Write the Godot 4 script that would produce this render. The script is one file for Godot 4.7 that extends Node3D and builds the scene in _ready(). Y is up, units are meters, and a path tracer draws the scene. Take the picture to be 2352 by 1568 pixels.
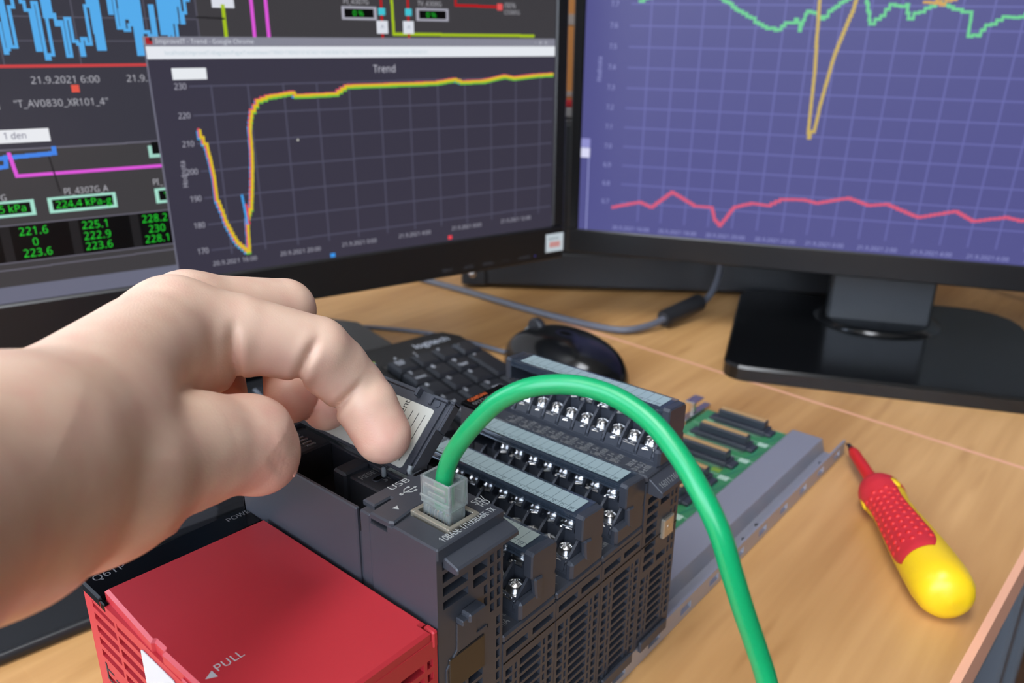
extends Node3D

func _ready() -> void:
	# camera: 28 mm lens with a small aperture, focused on the network plug
	var cam := Camera3D.new()
	cam.name = "Camera"
	var lens := CameraAttributesPhysical.new()
	lens.frustum_focal_length = 27.826
	lens.frustum_focus_distance = 0.246
	lens.frustum_near = 0.05
	lens.frustum_far = 100.0
	lens.exposure_aperture = 15.0
	add_child(cam)
	cam.attributes = lens
	cam.transform = Transform3D(Basis(Vector3(0.649377, 0.011554, 0.760379), Vector3(0.257293, 0.937579, -0.233979), Vector3(-0.715619, 0.347580, 0.605869)), Vector3(-0.06808, 0.98282, 0.22768))
	cam.current = true
	# daylight: an overcast sky that comes in through the office windows
	var sky_mat := ProceduralSkyMaterial.new()
	sky_mat.sky_top_color = Color(0.80, 0.88, 1.0)
	sky_mat.sky_horizon_color = Color(0.95, 0.97, 1.0)
	sky_mat.ground_bottom_color = Color(0.42, 0.42, 0.40)
	sky_mat.ground_horizon_color = Color(0.62, 0.63, 0.62)
	sky_mat.sky_energy_multiplier = 1.0
	var sky := Sky.new()
	sky.sky_material = sky_mat
	var env := Environment.new()
	env.background_mode = Environment.BG_SKY
	env.sky = sky
	env.background_energy_multiplier = 10.2
	env.tonemap_mode = Environment.TONE_MAPPER_LINEAR
	env.tonemap_exposure = 1.0
	env.sdfgi_enabled = true
	env.ssao_enabled = true
	env.ssil_enabled = true
	var we := WorldEnvironment.new()
	we.environment = env
	we.name = "WorldEnvironment"
	add_child(we)
	make_basics()
	make_materials()
	build_room()
	build_desks()
	build_left_monitor()
	build_right_monitor()
	build_background()
	build_keyboard()
	build_mouse()
	build_rack()
	build_power_supply()
	build_processor()
	build_terminal_modules()
	build_network_cable()
	build_screwdriver()
	build_hand()
	print("built in ", Time.get_ticks_msec(), " ms")

# ---------------------------------------------------------------- shape helpers (all lengths in millimetres)
const K := 0.001
const DESK := 0.74

class Shape:
	var v := PackedVector3Array()
	var n := PackedVector3Array()
	var u := PackedVector2Array()
	var t := Transform3D.IDENTITY
	func at(o: Vector3, b := Basis.IDENTITY) -> Shape:
		t = Transform3D(b, o)
		return self
	func quad(a: Vector3, b: Vector3, c: Vector3, d: Vector3, uv := PackedVector2Array(), nn := PackedVector3Array()) -> void:
		tri(a, b, c, PackedVector2Array([uv[0], uv[1], uv[2]]) if uv.size() else uv, PackedVector3Array([nn[0], nn[1], nn[2]]) if nn.size() else nn)
		tri(a, c, d, PackedVector2Array([uv[0], uv[2], uv[3]]) if uv.size() else uv, PackedVector3Array([nn[0], nn[2], nn[3]]) if nn.size() else nn)
	func tri(a: Vector3, b: Vector3, c: Vector3, uv := PackedVector2Array(), nn := PackedVector3Array()) -> void:
		var p := [t * a, t * b, t * c]
		var flip := t.basis.determinant() < 0.0
		var g: Vector3 = (p[1] - p[0]).cross(p[2] - p[0])
		if g.length_squared() < 1e-16:
			return
		g = g.normalized() * (-1.0 if flip else 1.0)
		for k in ([0, 1, 2] if flip else [0, 2, 1]):
			v.append(p[k] * 0.001)
			n.append((t.basis * nn[k]).normalized() if nn.size() else g)
			u.append(uv[k] if uv.size() else Vector2(p[k].x, p[k].z) * 0.01)
	func away(a: Vector3, b: Vector3, c: Vector3, d: Vector3, from: Vector3) -> void:
		if (b - a).cross(c - a).dot((a + c) * 0.5 - from) < 0.0:
			quad(a, d, c, b)
		else:
			quad(a, b, c, d)
	func box(lo: Vector3, hi: Vector3, ch := 0.3) -> Shape:
		var m := (lo + hi) * 0.5
		var h := (hi - lo) * 0.5
		ch = minf(ch, minf(h.x, minf(h.y, h.z)) * 0.9)
		var p := func(s: Vector3, a: int) -> Vector3:
			var r := h - Vector3.ONE * ch
			r[a] = h[a]
			return m + r * s
		for a in 3:
			var b := (a + 1) % 3
			var c := (a + 2) % 3
			for sa in [-1, 1]:
				var k := []
				for q in [[-1, -1], [1, -1], [1, 1], [-1, 1]]:
					var s := Vector3.ZERO
					s[a] = sa
					s[b] = q[0]
					s[c] = q[1]
					k.append(p.call(s, a))
				away(k[0], k[1], k[2], k[3], m)
				if ch > 0.0:
					for sb in [-1, 1]:
						var s0 := Vector3.ZERO
						s0[a] = sa
						s0[b] = sb
						s0[c] = -1
						var s1 := s0
						s1[c] = 1
						away(p.call(s0, a), p.call(s1, a), p.call(s1, b), p.call(s0, b), m)
		if ch > 0.0:
			for x in [-1, 1]:
				for y in [-1, 1]:
					for z in [-1, 1]:
						var s := Vector3(x, y, z)
						var e: Vector3 = p.call(s, 2)
						away(p.call(s, 0), p.call(s, 1), e, e, m)
		return self
	func prism(poly: PackedVector2Array, z0: float, z1: float, bev := 0.0, bev0 := 0.0) -> Shape:
		if Geometry2D.is_polygon_clockwise(poly):
			poly.reverse()
		var top := inset(poly, bev)
		var bot := inset(poly, bev0)
		var k := poly.size()
		var zz := [z0, z0 + bev0, z1 - bev, z1]
		var rings := [bot, poly, poly, top]
		for r in 3:
			if absf(zz[r + 1] - zz[r]) < 1e-6 and r != 1:
				continue
			for i in k:
				var j := (i + 1) % k
				var a: Vector2 = rings[r][i]
				var b: Vector2 = rings[r][j]
				var c: Vector2 = rings[r + 1][j]
				var d: Vector2 = rings[r + 1][i]
				quad(Vector3(a.x, a.y, zz[r]), Vector3(b.x, b.y, zz[r]), Vector3(c.x, c.y, zz[r + 1]), Vector3(d.x, d.y, zz[r + 1]))
		var ix := Geometry2D.triangulate_polygon(poly)
		for i in range(0, ix.size(), 3):
			var w := [ix[i], ix[i + 1], ix[i + 2]]
			if (poly[w[1]] - poly[w[0]]).cross(poly[w[2]] - poly[w[0]]) < 0.0:
				w = [w[0], w[2], w[1]]
			tri(Vector3(top[w[0]].x, top[w[0]].y, z1), Vector3(top[w[1]].x, top[w[1]].y, z1), Vector3(top[w[2]].x, top[w[2]].y, z1))
			tri(Vector3(bot[w[0]].x, bot[w[0]].y, z0), Vector3(bot[w[2]].x, bot[w[2]].y, z0), Vector3(bot[w[1]].x, bot[w[1]].y, z0))
		return self
	func inset(poly: PackedVector2Array, d: float) -> PackedVector2Array:
		var o := PackedVector2Array()
		var k := poly.size()
		for i in k:
			var a := (poly[i] - poly[(i + k - 1) % k]).normalized()
			var b := (poly[(i + 1) % k] - poly[i]).normalized()
			var na := Vector2(-a.y, a.x)
			var nb := Vector2(-b.y, b.x)
			var m := na + nb
			o.append(poly[i] + m * (d / maxf(m.dot(na), 0.3)))
		return o
	# a flat plate in local xy facing +z, with rectangular openings that lead into cavities
	func grille(lo: Vector2, hi: Vector2, holes: Array, depth: float) -> Shape:
		var xs := [lo.x, hi.x]
		var ys := [lo.y, hi.y]
		for h in holes:
			for e in [h.position.x, h.end.x]:
				if not xs.has(e):
					xs.append(e)
			for e in [h.position.y, h.end.y]:
				if not ys.has(e):
					ys.append(e)
		xs.sort()
		ys.sort()
		for j in ys.size() - 1:
			var run := -1
			for i in xs.size() - 1:
				var m := Vector2(xs[i] + xs[i + 1], ys[j] + ys[j + 1]) * 0.5
				var open := false
				for h in holes:
					if h.has_point(m):
						open = true
						break
				if not open and run < 0:
					run = i
				if run >= 0 and (open or i == xs.size() - 2):
					var e: int = i if open else i + 1
					quad(Vector3(xs[run], ys[j], 0), Vector3(xs[e], ys[j], 0), Vector3(xs[e], ys[j + 1], 0), Vector3(xs[run], ys[j + 1], 0))
					run = -1
		for h in holes:
			var a: Vector2 = h.position
			var b: Vector2 = h.end
			var c := [Vector3(a.x, a.y, 0), Vector3(b.x, a.y, 0), Vector3(b.x, b.y, 0), Vector3(a.x, b.y, 0)]
			var z := Vector3(0, 0, -depth)
			for i in 4:
				quad(c[(i + 1) % 4], c[i], c[i] + z, c[(i + 1) % 4] + z)
			quad(c[0] + z, c[1] + z, c[2] + z, c[3] + z)
		return self
	func lathe(prof: Array, seg := 24, sharp := false) -> Shape: # profile of (radius, height along local y), bottom to top
		for i in prof.size() - 1:
			var a: Vector2 = prof[i]
			var b: Vector2 = prof[i + 1]
			for k in seg:
				var q := [TAU * k / seg, TAU * (k + 1) / seg]
				var pts := []
				var nn := PackedVector3Array()
				for w in [[a, q[0]], [b, q[0]], [b, q[1]], [a, q[1]]]:
					pts.append(Vector3(w[0].x * cos(w[1]), w[0].y, w[0].x * sin(w[1])))
					var at_i: int = i if w[0] == a else i + 1
					var d0: Vector2 = (prof[maxi(at_i, 0)] - prof[maxi(at_i - 1, 0)])
					var d1: Vector2 = (prof[mini(at_i + 1, prof.size() - 1)] - prof[at_i])
					var d := (b - a) if sharp else d0.normalized() + d1.normalized()
					nn.append(Vector3(d.y * cos(w[1]), -d.x, d.y * sin(w[1])).normalized())
				quad(pts[0], pts[1], pts[2], pts[3], PackedVector2Array(), nn)
		return self
	func tube(path: Array, rad, seg := 16, caps := true) -> Shape: # rad: a number or an array
		var k := path.size()
		var up := Vector3.UP
		var rings := []
		var norms := []
		var last := Vector3.ZERO
		for i in k:
			var d: Vector3 = (path[mini(i + 1, k - 1)] - path[maxi(i - 1, 0)]).normalized()
			if i == 0:
				up = Vector3.UP if absf(d.y) < 0.9 else Vector3.RIGHT
			up = (up - d * up.dot(d)).normalized()
			var side := d.cross(up)
			var r: float = rad[i] if rad is Array else rad
			var ring := []
			var nr := []
			for s in seg:
				var w := TAU * s / seg
				var o := up * cos(w) + side * sin(w)
				ring.append(path[i] + o * r)
				nr.append(o)
			rings.append(ring)
			norms.append(nr)
			last = d
		for i in k - 1:
			for s in seg:
				var e := (s + 1) % seg
				quad(rings[i][s], rings[i][e], rings[i + 1][e], rings[i + 1][s], PackedVector2Array([Vector2(s, i), Vector2(s + 1, i), Vector2(s + 1, i + 1), Vector2(s, i + 1)]), PackedVector3Array([norms[i][s], norms[i][e], norms[i + 1][e], norms[i + 1][s]]))
		if caps:
			for s in seg:
				var e := (s + 1) % seg
				tri(path[0], rings[0][e], rings[0][s])
				tri(path[k - 1], rings[k - 1][s], rings[k - 1][e])
		return self
	func sheet(rows: Array, uvs := []) -> Shape: # smooth surface through a grid of points, both sides drawn
		var h := rows.size()
		var w: int = rows[0].size()
		var nr := []
		for j in h:
			var line := []
			for i in w:
				var a: Vector3 = rows[j][mini(i + 1, w - 1)] - rows[j][maxi(i - 1, 0)]
				var b: Vector3 = rows[mini(j + 1, h - 1)][i] - rows[maxi(j - 1, 0)][i]
				line.append(a.cross(b).normalized())
			nr.append(line)
		for j in h - 1:
			for i in w - 1:
				var uv := PackedVector2Array()
				if uvs.size():
					uv = PackedVector2Array([uvs[j][i], uvs[j][i + 1], uvs[j + 1][i + 1], uvs[j + 1][i]])
				quad(rows[j][i], rows[j][i + 1], rows[j + 1][i + 1], rows[j + 1][i], uv, PackedVector3Array([nr[j][i], nr[j][i + 1], nr[j + 1][i + 1], nr[j + 1][i]]))
		return self
	func flat(lo: Vector2, hi: Vector2) -> Shape: # a rectangle in local xy facing +z with uv 0..1
		quad(Vector3(lo.x, lo.y, 0), Vector3(hi.x, lo.y, 0), Vector3(hi.x, hi.y, 0), Vector3(lo.x, hi.y, 0), PackedVector2Array([Vector2(0, 1), Vector2(1, 1), Vector2(1, 0), Vector2(0, 0)]))
		return self
	func done() -> ArrayMesh:
		var a := []
		a.resize(Mesh.ARRAY_MAX)
		a[Mesh.ARRAY_VERTEX] = v
		a[Mesh.ARRAY_NORMAL] = n
		a[Mesh.ARRAY_TEX_UV] = u
		var m := ArrayMesh.new()
		m.add_surface_from_arrays(Mesh.PRIMITIVE_TRIANGLES, a)
		return m

var taken := {}
var MAT := {}

func numbered(called: String) -> String:
	var k: int = taken.get(called, 0)
	taken[called] = k + 1
	return called if k == 0 else "%s_%03d" % [called, k]

func tag(o: Node3D, label: String, category: String, group := "") -> Node3D:
	o.set_meta("label", label)
	o.set_meta("category", category)
	if group:
		o.set_meta("group", group)
	return o

func put(called: String, mesh: Mesh, m: Material, parent: Node3D = null, pos := Vector3.ZERO) -> MeshInstance3D:
	var o := MeshInstance3D.new()
	o.mesh = mesh
	o.material_override = m
	o.cast_shadow = GeometryInstance3D.SHADOW_CASTING_SETTING_ON
	o.position = pos * K
	if parent:
		o.name = called
		parent.add_child(o, true)
	else:
		o.name = numbered(called)
		o.position.y += DESK
		add_child(o)
	return o

func obj(called: String, s: Shape, m: Material, parent: Node3D = null) -> MeshInstance3D:
	return put(called, s.done(), m, parent)

func thing(called: String, label: String, category: String, at := Vector3.ZERO, basis := Basis.IDENTITY, group := "") -> Node3D:
	var o := Node3D.new()
	o.name = numbered(called)
	o.transform = Transform3D(basis, at * K + Vector3(0, DESK, 0))
	add_child(o)
	return tag(o, label, category, group)

func structure(called: String, s: Shape, m: Material) -> MeshInstance3D:
	var o := obj(called, s, m)
	o.set_meta("kind", "structure")
	return o

func plastic(c: Color, rough := 0.5, grain := 0.0, spec := 0.5) -> StandardMaterial3D:
	var m := StandardMaterial3D.new()
	m.albedo_color = c
	m.roughness = rough
	m.metallic_specular = spec
	if grain > 0.0:
		m.normal_enabled = true
		m.normal_texture = grain_map
		m.normal_scale = grain
		m.uv1_triplanar = true
		m.uv1_scale = Vector3.ONE * 40.0
	return m

func metal(c: Color, rough := 0.3) -> StandardMaterial3D:
	var m := plastic(c, rough)
	m.metallic = 1.0
	return m

func glow(tex: Texture2D, energy: float, rough := 0.3) -> StandardMaterial3D:
	var m := plastic(Color(0.01, 0.01, 0.012), rough, 0.0, 0.36)
	m.emission_enabled = true
	m.emission = Color.WHITE
	m.emission_operator = BaseMaterial3D.EMISSION_OP_MULTIPLY
	m.emission_texture = tex
	m.emission_energy_multiplier = energy
	return m

func glass(c: Color, alpha: float, rough := 0.03) -> StandardMaterial3D:
	var m := plastic(Color(c, alpha), rough)
	m.transparency = BaseMaterial3D.TRANSPARENCY_ALPHA
	return m

# lettering: thin raised print; x runs along the writing, y up the letters, facing local +z
func text(words: String, high: float, parent: Node3D, at: Vector3, basis: Basis, m: Material, called := "printed_text", stretch := 1.0, font: Font = null) -> MeshInstance3D:
	var tm := TextMesh.new()
	tm.text = words
	tm.font = font if font else sans
	tm.font_size = 32
	tm.pixel_size = high * K / 23.0
	tm.depth = 0.04 * K
	tm.curve_step = 4.0
	tm.horizontal_alignment = HORIZONTAL_ALIGNMENT_LEFT
	tm.vertical_alignment = VERTICAL_ALIGNMENT_BOTTOM
	var o := MeshInstance3D.new()
	o.mesh = tm
	o.material_override = m
	o.name = called
	o.transform = Transform3D(basis.scaled_local(Vector3(stretch, 1, 1)), at * K)
	parent.add_child(o, true)
	return o

# pictures for flat print: an Image with a small pen set
class Pen:
	var im: Image
	var host
	func line(a: Vector2, b: Vector2, w: float, c: Color) -> void:
		var k := int(maxf(absf(b.x - a.x), absf(b.y - a.y)) / maxf(w * 0.4, 0.7)) + 1
		for i in k + 1:
			var p := a.lerp(b, float(i) / k)
			im.fill_rect(Rect2i(int(p.x - w * 0.5), int(p.y - w * 0.5), int(maxf(w, 1.0)), int(maxf(w, 1.0))), c)
	func path(pts: Array, w: float, c: Color) -> void:
		for i in pts.size() - 1:
			line(pts[i], pts[i + 1], w, c)
	func rect(x: float, y: float, w: float, h: float, c: Color) -> void:
		im.fill_rect(Rect2i(int(x), int(y), int(maxf(w, 1)), int(maxf(h, 1))), c)
	func frame(x: float, y: float, w: float, h: float, e: float, c: Color) -> void:
		rect(x, y, w, e, c)
		rect(x, y + h - e, w, e, c)
		rect(x, y, e, h, c)
		rect(x + w - e, y, e, h, c)
	func write(words: String, x: float, y: float, size: int, c: Color, turned := false) -> void: # y is the baseline
		var ts := TextServerManager.get_primary_interface()
		var rid: RID = host.sans.get_rids()[0]
		var sz := Vector2i(size, 0)
		ts.font_render_range(rid, sz, 32, 126)
		var pics := {}
		var strip := Image.create_empty(size * (words.length() + 2), size * 2, false, Image.FORMAT_RGBA8)
		strip.fill(Color(c, 0.0))
		var px := 2.0
		for ch in words:
			var g: int = ts.font_get_glyph_index(rid, size, ch.unicode_at(0), 0)
			ts.font_render_glyph(rid, sz, g)
			var r: Rect2 = ts.font_get_glyph_uv_rect(rid, sz, g)
			var o: Vector2 = ts.font_get_glyph_offset(rid, sz, g)
			var ti: int = ts.font_get_glyph_texture_idx(rid, sz, g)
			if ti >= 0 and r.size.x > 0:
				if not pics.has(ti):
					pics[ti] = ts.font_get_texture_image(rid, sz, ti)
				var src: Image = pics[ti]
				for j in int(r.size.y):
					for i in int(r.size.x):
						var k := src.get_pixel(int(r.position.x) + i, int(r.position.y) + j)
						var al := k.a if src.get_format() != Image.FORMAT_L8 else k.r
						if al > 0.02:
							var tx := int(px + o.x) + i
							var ty := int(size * 1.2 + o.y) + j
							if tx >= 0 and ty >= 0 and tx < strip.get_width() and ty < strip.get_height():
								strip.set_pixel(tx, ty, Color(c, al))
			px += ts.font_get_glyph_advance(rid, size, g).x
		if turned:
			strip.rotate_90(COUNTERCLOCKWISE)
			im.blend_rect(strip, Rect2i(Vector2i.ZERO, strip.get_size()), Vector2i(int(x - size * 1.2), int(y - strip.get_height() + 2)))
		else:
			im.blend_rect(strip, Rect2i(Vector2i.ZERO, strip.get_size()), Vector2i(int(x), int(y - size * 1.2)))

func pen(w: int, h: int, c: Color) -> Pen:
	var p := Pen.new()
	p.im = Image.create_empty(w, h, false, Image.FORMAT_RGBA8)
	p.im.fill(c)
	p.host = self
	return p

func tex(p: Pen) -> ImageTexture:
	return ImageTexture.create_from_image(p.im)

func noise_image(w: int, h: int, freq: float, sd: int, octaves := 3, stretch_x := 1) -> Image:
	var f := FastNoiseLite.new()
	f.seed = sd
	f.noise_type = FastNoiseLite.TYPE_SIMPLEX_SMOOTH
	f.frequency = freq
	f.fractal_octaves = octaves
	var im := f.get_seamless_image(w / stretch_x, h, false, false, 0.15)
	if stretch_x > 1:
		im.resize(w, h, Image.INTERPOLATE_CUBIC)
	im.convert(Image.FORMAT_L8)
	return im

var sans: SystemFont
var mono: SystemFont
var grain_map: ImageTexture

func make_basics() -> void:
	sans = SystemFont.new()
	sans.font_names = PackedStringArray(["Droid Sans"])
	mono = SystemFont.new()
	mono.font_names = PackedStringArray(["Droid Sans Mono"])
	var g := noise_image(512, 512, 0.22, 5, 2)
	g.bump_map_to_normal_map(2.0)
	grain_map = ImageTexture.create_from_image(g)

# basis helpers: columns are where local x, y and z go
const FLAT_UP := Basis(Vector3(1, 0, 0), Vector3(0, 0, -1), Vector3(0, 1, 0))      # writing along +x on a surface facing up
const FACE_FRONT := Basis(Vector3(1, 0, 0), Vector3(0, 1, 0), Vector3(0, 0, 1))    # on a surface facing +z
const FACE_LEFT := Basis(Vector3(0, 0, 1), Vector3(0, 1, 0), Vector3(-1, 0, 0))    # local x runs along +z, facing -x
const SIDE := Basis(Vector3(0, 0, 1), Vector3(0, 1, 0), Vector3(-1, 0, 0))
const LONG := Basis(Vector3(1, 0, 0), Vector3(0, 1, 0), Vector3(0, 0, 1))
# ---------------------------------------------------------------- materials
func make_materials() -> void:
	MAT.dark = plastic(Color8(54, 56, 62), 0.42, 0.10)
	MAT.dark_side = MAT.dark
	MAT.block = plastic(Color8(50, 53, 60), 0.38, 0.06)
	MAT.deep = plastic(Color8(40, 41, 45), 0.5)
	MAT.red = plastic(Color8(172, 38, 46), 0.46, 0.10)
	MAT.smoked = plastic(Color8(10, 9, 10), 0.2, 0.0, 0.16)
	MAT.print_white = plastic(Color8(168, 170, 166), 0.6)
	MAT.print_dim = plastic(Color8(118, 118, 116), 0.6)
	MAT.print_grey = plastic(Color8(96, 96, 96), 0.6)
	MAT.guide = plastic(Color8(110, 110, 106), 0.2)
	MAT.print_black = plastic(Color8(22, 22, 24), 0.6)
	MAT.print_orange = plastic(Color8(226, 104, 48), 0.55)
	MAT.label_white = plastic(Color8(186, 186, 183), 0.45)
	MAT.label_silver = plastic(Color8(176, 174, 163), 0.38)
	MAT.nickel = plastic(Color8(186, 178, 160), 0.32)
	MAT.nickel.metallic = 0.7
	MAT.zinc = plastic(Color8(176, 176, 182), 0.5)
	MAT.zinc.metallic = 0.7
	MAT.steel = metal(Color8(205, 203, 200), 0.28)
	MAT.gold = plastic(Color8(226, 182, 122), 0.35)
	MAT.gold.metallic = 0.3
	MAT.black = plastic(Color8(24, 24, 25), 0.4)
	MAT.bezel = plastic(Color8(17, 17, 18), 0.35)
	MAT.gloss_black = plastic(Color8(15, 16, 17), 0.16)
	MAT.grey = plastic(Color8(120, 124, 124), 0.5)
	MAT.cable_grey = plastic(Color8(92, 93, 100), 0.45)
	MAT.cable_black = plastic(Color8(34, 34, 36), 0.45)

# ---------------------------------------------------------------- the room
func wall_with_opening(called: String, a: Vector3, along: Vector3, inward: Vector3, length: float, high: float, open: Rect2, m: Material) -> void:
	# a wall 200 mm thick standing on the floor, its inner face through a, with one window opening
	var s := Shape.new()
	s.t = Transform3D(Basis(along, Vector3.UP, along.cross(Vector3.UP)), a)
	var z0 := 0.0
	var z1 := -200.0
	if s.t.basis.z.dot(inward) < 0.0:
		z1 = 200.0
	var parts := [Rect2(0, 0, length, high)]
	if open.size.x > 0.0:
		parts = [Rect2(0, 0, open.position.x, high), Rect2(open.end.x, 0, length - open.end.x, high), Rect2(open.position.x, 0, open.size.x, open.position.y), Rect2(open.position.x, open.end.y, open.size.x, high - open.end.y)]
	for p in parts:
		s.box(Vector3(p.position.x, p.position.y, minf(z0, z1)), Vector3(p.end.x, p.end.y, maxf(z0, z1)), 0.0)
	structure(called, s, m)

func window_frame(called: String, a: Vector3, along: Vector3, open: Rect2, depth: float) -> void:
	var s := Shape.new()
	s.t = Transform3D(Basis(along, Vector3.UP, along.cross(Vector3.UP)), a)
	var w := 60.0
	var o := open
	var z0 := depth - 35.0
	var z1 := depth + 35.0
	for r in [Rect2(o.position.x, o.position.y, o.size.x, w), Rect2(o.position.x, o.end.y - w, o.size.x, w), Rect2(o.position.x, o.position.y + w, w, o.size.y - 2 * w), Rect2(o.end.x - w, o.position.y + w, w, o.size.y - 2 * w), Rect2(o.get_center().x - 40, o.position.y + w, 80, o.size.y - 2 * w)]:
		s.box(Vector3(r.position.x, r.position.y, z0), Vector3(r.end.x, r.end.y, z1), 4.0)
	var f := structure(called, s, plastic(Color8(228, 228, 226), 0.4))
	for k in 2:
		var g := Shape.new()
		g.t = s.t
		var x0 := o.position.x + w if k == 0 else o.get_center().x + 40
		var x1 := o.get_center().x - 40 if k == 0 else o.end.x - w
		g.box(Vector3(x0, o.position.y + w, depth - 3), Vector3(x1, o.end.y - w, depth + 3), 0.0)
		obj("pane", g, glass(Color(0.9, 0.95, 0.95), 0.04), f)

func build_room() -> void:
	var wallm := plastic(Color8(200, 198, 196), 0.85)
	var far_wall := plastic(Color8(104, 96, 88), 0.85)
	var f := -DESK / K
	var x0 := -1350.0
	var x1 := 2600.0
	var z0 := -1150.0
	var z1 := 2200.0
	var h := 2700.0
	structure("floor", Shape.new().box(Vector3(x0 - 200, f - 100, z0 - 200), Vector3(x1 + 200, f, z1 + 200), 0.0), plastic(Color8(104, 66, 34), 0.5))
	structure("ceiling", Shape.new().box(Vector3(x0 - 200, f + h, z0 - 200), Vector3(x1 + 200, f + h + 150, z1 + 200), 0.0), plastic(Color8(226, 226, 224), 0.9))
	var wb := Rect2(120, 850, 1000, 1550)
	wall_with_opening("wall_back", Vector3(x0, f, z0), Vector3.RIGHT, Vector3.BACK, x1 - x0, h, wb, wallm)
	window_frame("window_1", Vector3(x0, f, z0), Vector3.RIGHT, wb, -110.0)
	var wl := Rect2(700, 800, 2400, 1700)
	wall_with_opening("wall_left", Vector3(x0, f, z0), Vector3.BACK, Vector3.RIGHT, z1 - z0, h, wl, wallm)
	window_frame("window_2", Vector3(x0, f, z0), Vector3.BACK, wl, 110.0)
	wall_with_opening("wall_right", Vector3(x1, f, z0), Vector3.BACK, Vector3.LEFT, z1 - z0, h, Rect2(), wallm)
	ceiling_lamp(Vector3(-560, f + h, 90), "white rectangular ceiling lamp above the left end of the desk")
	wall_with_opening("wall_front", Vector3(x0, f, z1), Vector3.RIGHT, Vector3.FORWARD, x1 - x0, h, Rect2(), far_wall)

# ---------------------------------------------------------------- desks
func wood_picture() -> ImageTexture:
	var w := 1024
	var a := noise_image(w, w, 0.010, 11, 4, 8).get_data()
	var b := noise_image(w, w, 0.06, 12, 3, 16).get_data()
	var c := noise_image(w, w, 0.004, 13, 2, 4).get_data()
	var d := noise_image(w, w, 0.035, 14, 2, 8).get_data()
	var out := PackedByteArray()
	out.resize(w * w * 3)
	for i in w * w:
		var k := 0.5 + (a[i] - 128) / 420.0 + (b[i] - 128) / 900.0 + (c[i] - 128) / 520.0
		var fleck := clampf((d[i] - 190) / 40.0, 0.0, 1.0) * 0.22
		k = clampf(k - fleck, 0.0, 1.0)
		out[i * 3] = int(lerpf(166, 224, k))
		out[i * 3 + 1] = int(lerpf(118, 174, k))
		out[i * 3 + 2] = int(lerpf(66, 114, k))
	return ImageTexture.create_from_image(Image.create_from_data(w, w, false, Image.FORMAT_RGB8, out))

func build_desks() -> void:
	var wood := plastic(Color.WHITE, 0.42)
	wood.albedo_texture = wood_picture()
	wood.texture_filter = BaseMaterial3D.TEXTURE_FILTER_LINEAR_WITH_MIPMAPS
	var band := plastic(Color8(232, 170, 136), 0.45)
	var steel := plastic(Color8(92, 96, 100), 0.4)
	# the near desk: its front edge runs just below the camera, its right end meets the second desk
	var a := Vector2(-1300, 136)
	var b := Vector2(474, 213.5)
	var c := Vector2(541, -650)
	var d := Vector2(-1240, -736)
	_desk("desk", "light wooden desk top with pink edge band, carrying the controller rack and the keyboard", [a, b, c, d], wood, band, steel, [0, 1])
	var e := Vector2(474.8, 214)
	var f := Vector2(541.8, -650)
	_desk("desk", "second light wooden desk beyond the pink seam, carrying the monitor with the purple screen", [e, Vector2(1750, 270), Vector2(1800, -590), f], wood, band, steel, [0])

func _desk(called: String, label: String, q: Array, wood: Material, band: Material, steel: Material, edges: Array) -> void:
	var t := thing(called, label, "desk")
	var top := Shape.new()
	var p := PackedVector2Array()
	for v in q:
		p.append(Vector2(v.x, -v.y))
	var inner := p.duplicate()
	for i in edges:
		var n: Vector2 = (p[(i + 1) % 4] - p[i]).orthogonal().normalized()
		if n.dot((p[0] + p[2]) * 0.5 - p[i]) < 0.0:
			n = -n
		inner[i] += n * 3.4
		inner[(i + 1) % 4] += n * 3.4
	top.t = Transform3D(FLAT_UP, Vector3.ZERO)
	top.prism(inner, -25.0, 0.0)
	for i in top.v.size():
		top.u[i] = Vector2(top.v[i].x, top.v[i].z) / 0.62
	obj("worktop", top, wood, t)
	for i in edges:
		var s := Shape.new()
		s.t = Transform3D(FLAT_UP, Vector3.ZERO)
		var j: int = (i + 1) % 4
		s.prism(PackedVector2Array([p[i], p[j], inner[j], inner[i]]), -25.0, 0.0)
		obj("edge_band", s, band, t)
	var m: Vector2 = (q[0] + q[2]) * 0.5
	for v in q:
		var k: Vector2 = v.lerp(m, 0.06)
		obj("leg", Shape.new().box(Vector3(k.x - 25, -DESK / K, k.y - 25), Vector3(k.x + 25, -25, k.y + 25), 2.0), steel, t)
	var r := Shape.new()
	r.t = Transform3D(FLAT_UP, Vector3.ZERO)
	var n2: Vector2 = (p[1] - p[0]).orthogonal().normalized()
	if n2.dot((p[0] + p[2]) * 0.5 - p[0]) < 0.0:
		n2 = -n2
	r.prism(PackedVector2Array([p[0] + n2 * 6, p[1] + n2 * 6, p[1] + n2 * 36, p[0] + n2 * 36]), -70.0, -25.0)
	obj("front_rail", r, steel, t)

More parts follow.
